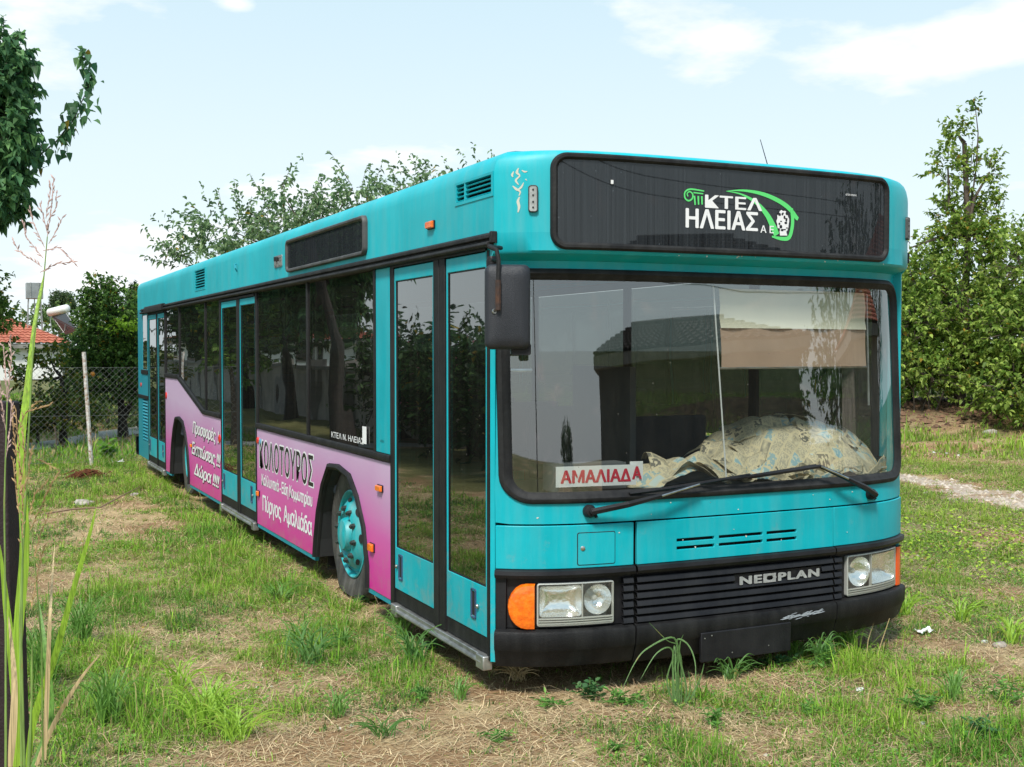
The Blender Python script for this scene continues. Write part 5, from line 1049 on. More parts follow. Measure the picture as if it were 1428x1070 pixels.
q = np.array(at(182, 455, 20.9))[None] + r.normal(0, 1, (220, 3)) * np.array([.22, .15, .07])[None]; leaves('bright_new_leaves', q, r.normal(0, 1, (220, 3)) + np.array([0, 0, .5]), .075, leafcols(220, r, (.20, .38, .03), (.34, .55, .05), 0), parent=ot)
MB().lathe(at(129, 522, 20.5), (0, 0, 1), [(.0, -.045), (.03, -.035), (.045, 0), (.03, .035), (0, .045)], 12).build('orange_fruit', mat('orange_peel', (.75, .28, .03), .5, bump=.2), ot, smooth=True)
MB().tube([at(172, 585, 21.5), at(185, 560, 21.4), at(193, 530, 21.4)], [.05, .04, .03], 6).build('branch', m_bark_d, ot)
b5 = loc0(88, 19.5)
tree('persimmon_tree', 'small tree with yellowing leaves in front of the white house', b5, [(0, 0, 0), (0, 0, .35), (.02, 0, .8), (-.02, 0, 1.2)],
     [(A(70, 500, 19.5), (.28, .3, .2), 45), (A(45, 530, 19.5), (.3, .4, .2), 30), (A(95, 540, 19.5), (.35, .4, .2), 45), (A(60, 575, 19.4), (.5, .4, .22), 90), (A(100, 580, 19.4), (.45, .4, .2), 100), (A(35, 590, 19.4), (.35, .4, .2), 70)],
     .075, 10, ((.06, .12, .02), (.22, .28, .04)), twig=.22, rad=.07, seed=51, bark=m_bark_d, yellow=.16)
b6 = loc0(0, 18)
tree('garden_tree', 'green tree cut by the left edge in front of the house', b6, [(-.3, 0, 0), (-.3, 0, .8), (-.2, 0, 1.6), (-.1, 0, 2.2)], [(A(-5, 440, 18), (.22, .4, .22), 60), (A(-5, 500, 18), (.14, .4, .25), 40), (A(-20, 400, 18), (.25, .4, .3), 60), (A(-60, 470, 18), (.5, .5, .7), 170)], .085, 10, GRN, twig=.2, rad=.07, seed=61)
# low scrub behind the fence and field hedges further off
def scrub(px, py, d, rx, rz, n_, label, cols=GRN, seed=1, leaf=.09, name='scrub_bush', cat='bush', gr=None):
    b_ = loc0(px, d); c = at(px, py, d); c.z = b_.z + rz * .6
    return tree(name, label, b_, [(0, 0, 0), (0, 0, rz * .3), (0, 0, rz * .5)], [(c, (rx, rx * .8, rz * .6), n_)], leaf, 10, cols, twig=min(.5, rz * .35), rad=.05, seed=seed, cat=cat, group=gr, bark=m_bark_d)
scrub(150, 575, 25, 1.4, .9, 240, 'low scrubby bush under the orange tree behind the fence', OLV, 71)
scrub(215, 570, 24, 1.3, .8, 220, 'low scrubby bush right behind the rear of the bus', OLV, 72)
scrub(-20, 612, 27, .9, .5, 90, 'low bush by the gravel path left of the stakes', GRN, 73)
for k, (px, d, h_) in enumerate(((200, 46, 3.4), (260, 45, 3.0), (330, 46, 3.6), (1200, 40, 4.0), (1300, 42, 4.2), (1400, 40, 4.5), (1490, 41, 4.5))):
    scrub(px, 560, d, 2.4, h_, 260, ['leftmost', 'second from left', 'third from left', 'left one right of the bus', 'second right of the bus', 'third right of the bus', 'rightmost'][k] + ' large bush of the far hedge row behind the bus', GRN, 80 + k, .2, 'hedge_bush', 'bush', 'hedge row far behind')
# pine and cypresses on the skyline
b7 = loc0(84, 115); b7.z = 0
tree('pine_tree', 'round-headed pine on the skyline above the house roof', b7, [(0, 0, 0), (.1, 0, 3), (.2, 0, 5.5), (.1, 0, 6.8)], [(A(86, 418, 115), (1.0, 1, .6), 200), (A(78, 430, 115), (.9, .9, .5), 160), (A(95, 425, 115), (.6, .8, .5), 120), (A(75, 445, 115), (.9, 1, .5), 100)], .22, 10, ((.05, .09, .04), (.13, .19, .08)), twig=.5, rad=.25, seed=101, broad=.5)
for k, (px, py, d, w_, l_) in enumerate(((184, 410, 150, .45, 'left cypress of the pair rising beside the bus roof'), (190, 406, 150, .5, 'right cypress of the pair rising beside the bus roof'))):
    b8 = loc0(px, d); b8.z = 0; top = at(px, py, d)
    tree('cypress_tree', l_, b8, [(0, 0, 0), (0, 0, 3), (0, 0, top.z - 1)], [((b8.x, b8.y, top.z * f), (w_ * s, w_ * s, 1.3), 120) for f, s in ((.3, 1), (.5, 1), (.7, .9), (.86, .6), (.96, .25))], .25, 9, DGR, twig=.5, upb=1.8, spread=.2, rad=.15, seed=110 + k, broad=.4)
scrub(60, 455, 90, 5, 4.2, 300, 'grey green tree mass behind the house roof', OLV, 121, .32, 'field_tree', 'tree')
scrub(150, 455, 95, 6, 4.6, 320, 'distant tree mass behind the solar heater', OLV, 122, .32, 'field_tree', 'tree')
# ------------------------------------------------------------------ house with tiled roof
m_wallw = mat('whitewash', (.72, .72, .70), .9, var=.12, vscale=2, bump=.3, bscale=20); m_tile = mat('clay_tile', (.30, .075, .045), .8, var=.5, vscale=4, vcol=(.42, .15, .09), bump=.3)
m_conc = mat('grey_concrete', (.26, .25, .23), .9, var=.4, vscale=3, bump=.4)
def house(name, label, org, ang, L_, W_, zw, zr, tile=m_tile, wall=m_wallw, cat='house', wins=True, pitch=.34):
    h = empty(name, org, label, cat); ca, sa = math.cos(ang), math.sin(ang)
    M = lambda x, y, z: (org[0] + x * ca - y * sa, org[1] + x * sa + y * ca, org[2] + z)
    def bx(x0, x1, y0, y1, z0, z1): 
        m = MB().box(x0, x1, y0, y1, z0, z1); m.v = [M(*v) for v in m.v]; return m
    bx(0, L_, 0, W_, -.3, zw).build('wall', wall, h); bx(-.45, L_ + .45, -.45, W_ + .45, zw + .003, zw + .25).build('eave', m_conc, h)
    if wins:
        for k in range(int(L_ // 3)):
            x = 1.2 + 3 * k; f = bx(x, x + .9, -.03, .02, .9, 1.9).build('window', m_conc, h); bx(x + .08, x + .82, -.04, -.031, .98, 1.82).build('pane', g_side, f)
    # hipped roof: tile courses on its four slopes, each course a row of ridges
    e = .5; hip = W_ / 2 + e; top = zr
    def slope(p0, p1, q1, q0, name_):
        p0, p1, q1, q0 = map(Vector, (p0, p1, q1, q0)); nl = (p1 - p0).length; m = MB(); nt = max(4, int(nl / pitch)); nr = max(3, int((q0 - p0).length / .5)); nrm = (p1 - p0).cross(q0 - p0).normalized()
        if nrm.z < 0: nrm = -nrm
        rows_ = []
        for j in range(nr):
            for f, lift in ((j / nr, .05), ((j + 1) / nr, .0)):
                a, b_ = p0.lerp(q0, f), p1.lerp(q1, f); row = []
                for i in range(nt * 6 + 1): t_ = i / (nt * 6); c = .045 * abs(math.sin(math.pi * i / 6)); row.append(M(*(p0.lerp(p1, 0) * 0 + (a + (b_ - a) * min(max(t_, 0), 1)) + nrm * (c + lift))))
                rows_.append(row)
        m.loft(rows_, False); return m.build(name_, tile, h, smooth=False)
    z0 = zw + .25; r0, r1 = (hip - e, W_ / 2, top), (L_ - hip + e, W_ / 2, top)
    slope((-e, -e, z0), (L_ + e, -e, z0), r1, r0, 'roof'); slope((L_ + e, W_ + e, z0), (-e, W_ + e, z0), r0, r1, 'roof')
    slope((L_ + e, -e, z0), (L_ + e, W_ + e, z0), r1, r1, 'roof'); slope((-e, W_ + e, z0), (-e, -e, z0), r0, r0, 'roof')
    MB().tube([M(*r0[:2], top + .06), M(*r1[:2], top + .06)], .09, 6).build('ridge', tile, h)
    return h, M
er = at(104, 474, 62)
zw = at(100, 486, 62).z; zr = at(25, 441, 65).z
ho, HM = house('white_house', 'low white house with orange tiled hip roof behind the garden trees', (er.x - 9.0 * math.cos(R(-6)), er.y - 9.0 * math.sin(R(-6)), 0), R(-6), 8.4, 6.6, zw, zr)
# solar water heater on the roof
so = empty('solar_water_heater', at(82, 462, 61.5), 'white cylinder solar water heater with sloping panel on the house roof', 'water heater')
c0, c1 = at(69, 436, 62), at(94, 430, 61); MB().lathe(c0, c1 - c0, [(0, -.03), (.16, 0), (.21, .06), (.21, (c1 - c0).length - .06), (.16, (c1 - c0).length), (0, (c1 - c0).length + .03)], 20).build('tank', mat('white_enamel', (.75, .75, .72), .35), so, smooth=True)
q0, q1, q2, q3 = at(73, 441, 62), at(92, 437, 61), at(108, 460, 60), at(90, 465, 61.3)
MB().add([q0, q1, q2, q3] + [v + Vector((0, .03, -.08)) for v in (q0, q1, q2, q3)], [(0, 1, 2, 3), (4, 7, 6, 5), (0, 4, 5, 1), (1, 5, 6, 2), (2, 6, 7, 3), (3, 7, 4, 0)]).build('collector_panel', mat('collector', (.02, .025, .03), .2), so)
mb = MB()
for a, b_ in ((c0, at(72, 462, 62)), (c1, at(90, 462, 61)), (q2, at(108, 466, 60)), (q0, q3), (q1, q2)): mb.tube([a, b_], .02, 5)
mb.build('frame', m_lit_metal, so)
# square tank on a stand
tk = empty('water_tank', at(48, 452, 63), 'grey square metal water tank on thin legs above the house roof', 'water tank')
a = at(48, 417, 63); s_ = .42; hh_ = .86
MB().box(a.x - s_, a.x + s_, a.y - s_, a.y + s_, a.z, a.z + hh_).build('tank', mat('galvanised_sheet', (.32, .34, .34), .5, .5, var=.3, vscale=2), tk, bevel=.02)
for sx in (-1, 1): MB().box(a.x + sx * .0 - .02 + sx * .2, a.x + sx * .2 + .02, a.y - s_ - .03, a.y - s_ - .002, a.z, a.z + hh_).build('rib', m_lit_metal, tk)
for sx in (-1, 1):
    for sy in (-1, 1): MB().tube([(a.x + sx * .3, a.y + sy * .3, a.z), (a.x + sx * .38, a.y + sy * .38, zr - .8)], .025, 5).build('leg', m_lit_metal, tk)
MB().tube([(a.x, a.y, a.z), (a.x, a.y, zr - .8)], .03, 5).build('pipe', m_lit_metal, tk)
# ------------------------------------------------------------------ fence
fn = empty('wire_fence', (-.6, 12.04, 0), 'chain-link fence with a leaning white post behind the bus', 'fence')
m_fpost = mat('flaking_white_post', (.62, .62, .60), .8, var=.6, vscale=25, vcol=(.32, .24, .18), bump=.3, wear=.42, wcol=(.25, .12, .06)); m_wire = mat('galvanised_wire', (.20, .21, .20), .5, .6)
pb, ptop = gnd(128, 650), at(117, 491, 16.0)
MB().tube([pb - Vector((0, 0, .05)), ptop], .028, 8).build('post', m_fpost, fn, 'leaning white post with flaking rusty paint')
for x in (2.6, 5.6): MB().tube([(x, 12.1, -.05), (x, 12.1, 1.5)], .026, 8).build('post', m_fpost, fn)
m = MB(); x0, x1, y_, z0, z1 = -1.5, 5.6, 12.08, .06, 1.36; st = .085; k = x0 - (z1 - z0)
def wires(sgn):
    m = MB(); c = x0 - (z1 - z0)
    while c < x1:
        xa, xb = max(c, x0), min(c + z1 - z0, x1)
        if xb > xa:
            f = (lambda x: (x, y_ + .03 * math.sin(x * 1.3), z0 + (x - c))) if sgn > 0 else (lambda x: (x, y_ + .004 + .03 * math.sin(x * 1.3), z1 - (x - c)))
            m.tube([f(xa), f(xb)], .0013, 3, False)
        c += st
    return m
w1_ = wires(1); w2_ = wires(-1); w1_.add(w2_.v, w2_.f); w1_.build('chain_link_mesh', m_wire, fn, kind='stuff')
for z in (.06, .7, 1.36): MB().tube([(x0, y_, z), (1, y_ + .02, z - .02), (x1, y_, z)], .003, 4).build('tension_wire', m_wire, fn)
for px, py, d, h_, l in ((52, 619, 17, .33, 'thick short wooden stake beside the gravel path'), (78, 632, 16.6, .42, 'thin short wooden stake nearer the white post')):
    g0 = gnd(px, py); o = MB().tube([(g0.x, g0.y, -.05), (g0.x + .01, g0.y, h_ * .5), (g0.x - .015, g0.y, h_)], [.035, .03, .028] if px == 52 else [.016, .014, .013], 7).build('wooden_stake', m_bark, smooth=True); tag(o, l, 'stake')
# ------------------------------------------------------------------ loose things on the ground
def rock(px, py, s, label, c=(.42, .38, .33), flat=.45, name='stone', cat='stone'):
    g0 = gnd(px, py); rs = random.Random(px * 7 + py); bm = bmesh.new(); bmesh.ops.create_icosphere(bm, subdivisions=2, radius=1)
    for v in bm.verts:
        n_ = mnoise.noise(v.co * 1.3 + Vector((px, py, 0))) * .45; v.co = Vector((v.co.x * s * (1 + n_) * rs.uniform(.95, 1.05), v.co.y * s * .7 * (1 + n_), v.co.z * s * flat * (1 + n_ * .6)))
    me = bpy.data.meshes.new(name); bm.to_mesh(me); bm.free(); me.transform(Matrix.Translation((g0.x, g0.y, float(height(g0.x, g0.y)) + s * flat * .35)))
    o = link(name, me, MATS.get('stone_%s' % str(c)) or mat('stone_%s' % str(c), c, .9, var=.35, vscale=25, bump=.5)); return tag(o, label, cat)
rock(116, 705, .105, 'flat pale stone on bare soil below the white fence post'); rock(188, 690, .05, 'small stone at the end of the dead stick')
WH = (.70, .69, .66)
for px, py, s, l in ((402, 816, .028, 'white pebble in the grass beside the front wheel'), (527, 875, .016, 'small white pebble under the front door sill'), (1199, 968, .022, 'white pebble on bare soil in front of the number plate'), (1211, 973, .012, 'tiny white chip right beside the white pebble'),
                     (1395, 903, .045, 'flat pale stone in the grass at the right'), (1373, 896, .022, 'small pale stone left of the flat stone at right'), (1287, 1012, .016, 'pale chip on soil near the bottom right'), (1380, 608, .16, 'grey rock at the foot of the earth bank'), (1302, 633, .03, 'white bit of litter left of three in the far grass'), (1320, 634, .03, 'white bit of litter middle of three in the far grass'), (1337, 636, .03, 'white bit of litter right of three in the far grass'), (358, 1007, .012, 'tiny pale stone beside the bright grass clump')):
    rock(px, py, s, l, WH if s < .1 and px != 1395 else (.38, .34, .29), .5)
def paper(px, py, s, label):
    g0 = gnd(px, py); z = float(height(g0.x, g0.y)); rs = random.Random(px); V_ = []; F_ = []
    for j in range(5):
        for i in range(7): V_.append((g0.x + (i / 6 - .5) * s, g0.y + (j / 4 - .5) * s * .6, z + .012 + abs(mnoise.noise(Vector((i * .7, j * .9, px)))) * s * .5))
    for j in range(4):
        for i in range(6): F_.append((j * 7 + i, j * 7 + i + 1, j * 7 + i + 8, j * 7 + i + 7))
    o = MB().add(V_, F_).build('crumpled_paper', m_white_sign); md = o.modifiers.new('t', 'SOLIDIFY'); md.thickness = .001; return tag(o, label, 'litter')
paper(165, 646, .17, 'crumpled white paper in the weeds beside the fence post'); paper(1290, 886, .10, 'crumpled white scrap on the soil right of the bumper')
# brown clump of dead palm fibre
g0 = gnd(124, 668); mb = MB(); rs = random.Random(5)
for k in range(150):
    a = rs.uniform(-.5, .5) + (math.pi if rs.random() < .5 else 0); x, y = g0.x + rs.gauss(0, .07), g0.y + rs.gauss(0, .06); z = rs.uniform(.01, .12); l = rs.uniform(.06, .16)
    mb.tube([(x - l * math.cos(a), y - l * math.sin(a), max(.005, z - .05)), (x, y, z), (x + l * math.cos(a + .3), y + l * math.sin(a + .3), max(.004, z - .06))], [.004, .007, .003], 4)
tag(mb.build('fibre_clump', mat('rust_brown_fibre', (.20, .065, .025), .9, var=.6, vscale=20)), 'rust brown clump of dead fibres on the ground by the fence', 'plant debris')
p0, p1, p2 = gnd(60, 720), gnd(140, 712), gnd(197, 683)
tag(MB().tube([p0 + Vector((0, 0, .02)), p0.lerp(p1, .5) + Vector((.0, .03, .035)), p1 + Vector((0, 0, .03)), p1.lerp(p2, .5) + Vector((.02, 0, .05)), p2 + Vector((0, 0, .04))], [.009, .010, .008, .006, .004], 6).build('dead_stick', mat('grey_stick', (.22, .15, .10), .9)), 'long thin bent dead stick lying on the bare soil at left', 'stick')
# ------------------------------------------------------------------ low ground cover of small leaves
def ground_cover(name, n, reg, dens, size, cols, seed):
    x, y, r = scatter(n, reg, dens, seed); k = len(x); P = np.stack([x, y, height(x, y) + r.uniform(.004, .035, k)], -1); a = r.uniform(0, 6.28, k)
    leaves(name, P, np.stack([np.cos(a), np.sin(a), r.normal(.25, .35, k)], -1), size, leafcols(k, r, *cols, .02), m=m_grass, seed=seed, broad=.55, droop=.3)
patch = lambda x, y: sstep(.38, .58, cover(x, y)) * (.12 + .88 * sstep(.40, .56, fbm(x * 2.7, y * 2.7, 51)))
ground_cover('clover_cover', 150000, (-4, 6, -3.2, 7, 10), patch, .017, ((.09, .24, .04), (.26, .46, .07)), 61)
ground_cover('clover_cover', 110000, (-5, 14, -3, 16, 18, 9), patch, .028, ((.12, .26, .04), (.34, .50, .06)), 62)
ground_cover('yellow_green_cover', 60000, (3, 13, -1, 9, 17, 6), lambda x, y: np.exp(-((lat(x, y) - 3.9) ** 2 / 3.5 + (depth(x, y) - 9.3) ** 2 / 1.8)) * .9, .034, ((.26, .42, .04), (.42, .58, .05)), 63)
# ------------------------------------------------------------------ single weeds and grasses
def weed(name, px, py, n_, size, rad, h_, cols, label, seed=1, broad=.5, cat='weed'):
    g0 = gnd(px, py); z = float(height(g0.x, g0.y)); r = np.random.default_rng(seed); t_ = empty(name, (g0.x, g0.y, z), label, cat); mb = MB(); P_, D_ = [], []
    for s in range(n_):
        a = r.uniform(0, 6.28); q = r.uniform(.2, 1); e_ = Vector((g0.x + math.cos(a) * rad * q, g0.y + math.sin(a) * rad * q, z + h_ * (1.1 - .7 * q) * r.uniform(.6, 1.1)))
        s0 = Vector((g0.x, g0.y, z)); md_ = s0.lerp(e_, .5) + Vector((0, 0, h_ * .15)); mb.tube([s0, md_, e_], [.0028, .0022, .0012], 4, False)
        for k in range(9):
            f = .2 + .8 * k / 8; p = s0.lerp(md_, f * 2) if f < .5 else md_.lerp(e_, f * 2 - 1); th = a + k * 2.4; P_.append(tuple(p)); D_.append((math.cos(th), math.sin(th), .25 + .3 * r.normal()))
    mb.build('stem', mat('weed_stem', (.12, .2, .05), .7) if 'weed_stem' not in MATS else MATS['weed_stem'], t_)
    leaves('leaf_cluster', np.array(P_), np.array(D_), size, leafcols(len(P_), r, *cols, 0), parent=t_, broad=broad, seed=seed + 1, droop=.2); return t_
BG = ((.10, .26, .05), (.22, .44, .09)); DG2 = ((.06, .17, .06), (.14, .30, .11))
for a in (('leafy_weed', 822, 972, 9, .045, .11, .13, DG2, 'dark round-leaved weed just in front of the left bumper end', 1, .75), ('leafy_weed', 872, 985, 12, .05, .14, .10, BG, 'spreading weed left of the drooping grass clump', 2, .3), ('leafy_weed', 1035, 935, 8, .045, .07, .16, BG, 'upright pointed-leaf weed beneath the number plate holder', 3, .25),
          ('leafy_weed', 1090, 925, 9, .055, .10, .10, DG2, 'grey green rosette weed under the bumper shadow', 4, .4), ('leafy_weed', 1150, 930, 12, .05, .16, .14, BG, 'thick green weed patch below the right bumper joint', 5, .3), ('leafy_weed', 990, 1015, 8, .045, .09, .09, BG, 'small bright weed on the soil ahead of the bumper', 6, .28), ('leafy_weed', 1290, 995, 10, .055, .11, .14, BG, 'lone leafy weed right of the bumper near the bottom', 7, .3),
          ('leafy_weed', 1125, 1000, 7, .04, .08, .08, BG, 'tiny weed right of the small bright weed', 8, .3), ('leafy_weed', 1370, 1035, 9, .05, .10, .12, DG2, 'leafy weed near the bottom right corner', 9, .35), ('leafy_weed', 1405, 985, 11, .05, .13, .16, BG, 'tall leafy weed at the right edge', 10, .28), ('leafy_weed', 510, 838, 7, .05, .07, .10, DG2, 'small broad-leaved weed growing at the front tyre', 11, .8),
          ('leafy_weed', 600, 905, 9, .05, .12, .09, DG2, 'grey green weed beside the front door sill', 12, .45), ('leafy_weed', 590, 975, 8, .045, .08, .08, BG, 'small weed on straw left of the bumper corner', 13, .3), ('leafy_weed', 760, 985, 9, .045, .12, .08, BG, 'low weed on straw in front of the headlight', 14, .3), ('leafy_weed', 148, 640, 3, .16, .10, .24, ((.14, .32, .03), (.2, .42, .04)), 'single bright large-leaved plant behind the fence post', 15, .9), ('leafy_weed', 1240, 850, 9, .05, .13, .12, BG, 'dark weed tuft hanging under the right bumper end', 16, .3),
          ('leafy_weed', 455, 905, 7, .045, .10, .07, BG, 'low weed on the straw left of the front wheel', 17, .25), ('leafy_weed', 690, 1035, 8, .045, .10, .07, BG, 'low weed at the bottom middle', 18, .3), ('leafy_weed', 860, 1050, 6, .04, .08, .06, BG, 'flat weed at the bottom right of centre', 19, .3)):
    weed(a[0], a[1], a[2], a[3], a[4] * (.72 if a[1] != 148 else 1), a[5], a[6] * (.75 if a[1] != 148 else 1), a[7], a[8], seed=200 + a[9], broad=a[10])
def longblade(mb_, pts, w0, fold=.25):
    """one long grass leaf: folded ribbon tapering to its tip; pts are Vectors"""
    P = []
    for i in range(len(pts) - 1):
        p0, p1, p2, p3 = pts[max(i - 1, 0)], pts[i], pts[i + 1], pts[min(i + 2, len(pts) - 1)]
        for k in range(6):
            t_ = k / 6; P.append(.5 * ((2 * p1) + (-p0 + p2) * t_ + (2 * p0 - 5 * p1 + 4 * p2 - p3) * t_ * t_ + (-p0 + 3 * p1 - 3 * p2 + p3) * t_ ** 3))
    P.append(pts[-1]); n_ = len(P); L, Mi, Rr = [], [], []
    for i, p in enumerate(P):
        d = (P[min(i + 1, n_ - 1)] - P[max(i - 1, 0)]).normalized(); v = (p - CAM).normalized() + Vector((.3, .1, .2)); s = d.cross(v).normalized(); nn_ = s.cross(d); f = i / (n_ - 1); ww = w0 * min(1, .55 + 2 * f) * (1 - f ** 2.2) + .0004
        L.append(p - s * ww + nn_ * ww * fold); Mi.append(p); Rr.append(p + s * ww + nn_ * ww * fold)
    mb_.loft([L, Mi, Rr], False)
def clump(px, py, n_, h_, spread, w0, c, label, seed, name='grass_clump', stiff=.5):
    g0 = gnd(px, py); g0.z = float(height(g0.x, g0.y)); rs = random.Random(seed); mb_ = MB()
    for k in range(n_):
        a = rs.uniform(0, 6.28); l = h_ * rs.uniform(.55, 1.15); q = spread * rs.uniform(.3, 1.1); b_ = g0 + Vector((rs.gauss(0, spread * .12), rs.gauss(0, spread * .12), 0)); u = Vector((math.cos(a), math.sin(a), 0))
        longblade(mb_, [b_, b_ + u * q * .25 + Vector((0, 0, l * .6)), b_ + u * q * .65 + Vector((0, 0, l * (.85 + .1 * stiff))), b_ + u * q + Vector((0, 0, l * (.55 + .5 * stiff)))], w0 * rs.uniform(.7, 1.2))
    o = mb_.build(name, c, smooth=True); return tag(o, label, 'grass clump')
def gm(name, c, tr=.35):
    m = mat(name, c, .55, var=.25, vscale=9); t = m.node_tree; b_ = t.nodes['Principled BSDF']; o = t.nodes['Material Output']; tl = N(t, 'ShaderNodeBsdfTranslucent', Color=(*c, 1)); mxx = N(t, 'ShaderNodeMixShader', Fac=tr)
    # lengthwise veins and dry yellowed streaks
    g = N(t, 'ShaderNodeNewGeometry'); q = N(t, 'ShaderNodeMapping'); q.inputs['Scale'].default_value = (420, 420, 9); t.links.new(g.outputs['Position'], q.inputs[0])
    n = N(t, 'ShaderNodeTexNoise', Scale=1.0, Detail=4.0); t.links.new(q.outputs[0], n.inputs['Vector'])
    r = N(t, 'ShaderNodeValToRGB'); t.links.new(n.outputs[0], r.inputs[0]); r.color_ramp.elements[0].position = .35; r.color_ramp.elements[0].color = (*[x * .6 for x in c], 1); r.color_ramp.elements[1].position = .62; r.color_ramp.elements[1].color = (*[min(1, x * 1.15) for x in c], 1)
    n2 = N(t, 'ShaderNodeTexNoise', Scale=12.0, Detail=6.0, Roughness=.7); t.links.new(g.outputs['Position'], n2.inputs['Vector'])
    r2 = N(t, 'ShaderNodeMapRange'); t.links.new(n2.outputs[0], r2.inputs[0]); r2.inputs[1].default_value = .58; r2.inputs[2].default_value = .68; r2.inputs[4].default_value = .7
    m3 = N(t, 'ShaderNodeMixRGB'); t.links.new(r2.outputs[0], m3.inputs[0]); t.links.new(r.outputs[0], m3.inputs[1]); m3.inputs[2].default_value = (.42, .30, .10, 1)
    t.links.new(m3.outputs[0], b_.inputs['Base Color']); t.links.new(m3.outputs[0], tl.inputs[0])
    t.links.new(b_.outputs[0], mxx.inputs[1]); t.links.new(tl.outputs[0], mxx.inputs[2]); t.links.new(mxx.outputs[0], o.inputs[0]); return m
g_bright = gm('bright_grass', (.30, .50, .05)); g_mid = gm('mid_grass', (.14, .30, .05)); g_dark = gm('deep_grass', (.10, .24, .05)); g_dry = gm('dry_grass', (.50, .38, .20), .15)
for a in ((290, 1015, 75, .20, .22, .0032, g_bright, 'bright yellow-green grass clump at the bottom left', 1), (330, 1030, 45, .14, .20, .003, g_bright, 'lower bright grass clump touching the yellow-green one', 2), (150, 1010, 60, .24, .16, .003, g_mid, 'dense mid-green clump near the foot of the dark post', 3), (110, 900, 70, .26, .22, .0032, g_mid, 'tall green clump behind the reed stems', 4),
          (430, 925, 34, .18, .26, .0034, g_dark, 'dark grass clump with long flat blades left of the wheel', 5), (420, 900, 22, .16, .2, .003, g_mid, 'green clump just behind the dark flat-bladed clump', 6), (575, 925, 36, .20, .24, .0036, g_dark, 'long-bladed dark clump beside the front door step', 7), (560, 885, 40, .16, .16, .003, g_mid, 'bright green grass at the door sill bracket', 8), (480, 905, 30, .13, .16, .0028, g_mid, 'small grass clump ahead of the front tyre', 9),
          (1145, 925, 40, .17, .13, .0035, g_dark, 'long dark grass blades below the right bumper joint', 10), (1330, 985, 26, .15, .12, .003, g_mid, 'grass clump right of the lone leafy weed', 11), (1110, 915, 40, .13, .16, .0032, g_mid, 'green grass strip beneath the number plate holder', 31), (1020, 945, 30, .12, .14, .003, g_dark, 'dark thin grass left of the upright weed under the bumper', 32), (720, 940, 30, .10, .16, .003, g_dry, 'dry straw clump under the left bumper end', 33), (1180, 905, 46, .15, .17, .0035, g_mid, 'thick grass under the right part of the bumper', 12), (1260, 860, 40, .15, .2, .0035, g_bright, 'light grass clump right of the bumper end', 13), (470, 1000, 26, .12, .14, .0028, g_mid, 'loose grass clump on straw at the bottom left of centre', 14),
          (535, 1030, 22, .10, .16, .0028, g_dark, 'thin dark clump near the bottom centre left', 15), (60, 960, 60, .30, .16, .003, g_mid, 'tall dense clump between reed stems and soil', 16), (250, 960, 26, .14, .16, .003, g_bright, 'light grass clump above the yellow-green one', 17), (640, 975, 22, .10, .14, .0028, g_mid, 'loose clump in front of the bus corner', 18), (390, 840, 40, .13, .2, .0035, g_mid, 'grass patch left of the front wheel', 19), (1410, 900, 30, .16, .16, .0035, g_bright, 'light grass clump at the right edge', 20), (1340, 870, 34, .13, .2, .0035, g_bright, 'wide light clump right of the white scrap', 21)):
    clump(*a)
# drooping clump against the bumper
g0 = gnd(948, 985); g0.z = float(height(g0.x, g0.y)); mb_ = MB(); d0 = (g0 - CAM).dot(FW)
for pts in (((948, 985), (945, 930), (940, 890), (905, 903), (885, 925), (862, 975)), ((950, 985), (950, 925), (944, 893), (960, 900), (970, 930), (967, 985)), ((946, 985), (942, 940), (936, 905), (915, 912), (893, 948)), ((944, 985), (945, 940), (948, 900), (953, 885)), ((940, 988), (938, 950), (944, 915), (947, 905)), ((952, 990), (957, 960), (948, 920), (945, 900), (930, 893), (905, 868)), ((944, 990), (930, 950), (944, 905)), ((949, 990), (944, 1000), (938, 930), (941, 902), (943, 975)), ((955, 990), (975, 950), (982, 925)), ((950, 992), (962, 965), (960, 935))):
    longblade(mb_, [at(px, py, d0 - .03 * i) if i else at(px, py, d0) for i, (px, py) in enumerate(pts)], .0042)
tag(mb_.build('grass_clump', gm('pale_green_blade', (.16, .30, .10)), smooth=True), 'tall clump with long drooping blades against the middle of the bumper', 'grass clump')
# ------------------------------------------------------------------ near the photographer: dark post and reed grass
pst = MB(); q0 = at(8, 1130, 2.3); q0.z = 0; a0, a1 = at(8, 1100, 2.3), at(-8, 560, 2.3); dirp = (a1 - a0).normalized(); q0 = a0 - dirp * (a0.z / dirp.z)
sxv = RT * .036; syv = Vector((FW.x, FW.y, 0)).normalized() * .036
rg = []
for p in (q0 - dirp * .05, a1): rg.append([p - sxv - syv, p + sxv - syv, p + sxv + syv, p - sxv + syv])
o = pst.loft(rg, True, True).build('metal_post', mat('dark_maroon_steel', (.028, .014, .015), .7, .2, var=.5, vscale=30, bump=.3, bscale=200), bevel=.004); tag(o, 'dark maroon metal post leaning at the left edge of the picture', 'post')
m_seed = mat('pink_seed_head', (.55, .38, .34), .9, var=.4, vscale=60); m_seed2 = mat('tan_seed_head', (.50, .33, .16), .9, var=.4, vscale=60); m_stalk = gm('reed_stalk', (.30, .45, .12))
def spikelets(mb_, p0, p1, n_, s, rs, sag=.0):
    for k in range(n_):
        f = (k + .5) / n_; p = p0.lerp(p1, f) + Vector((0, 0, -sag * f * f)); d = ((p1 - p0).normalized() + Vector((rs.gauss(0, .35), rs.gauss(0, .35), rs.gauss(0, .3)))).normalized()
        mb_.tube([p, p + d * s * .5, p + d * s], [.0005, s * .17, .0003], 4, False)
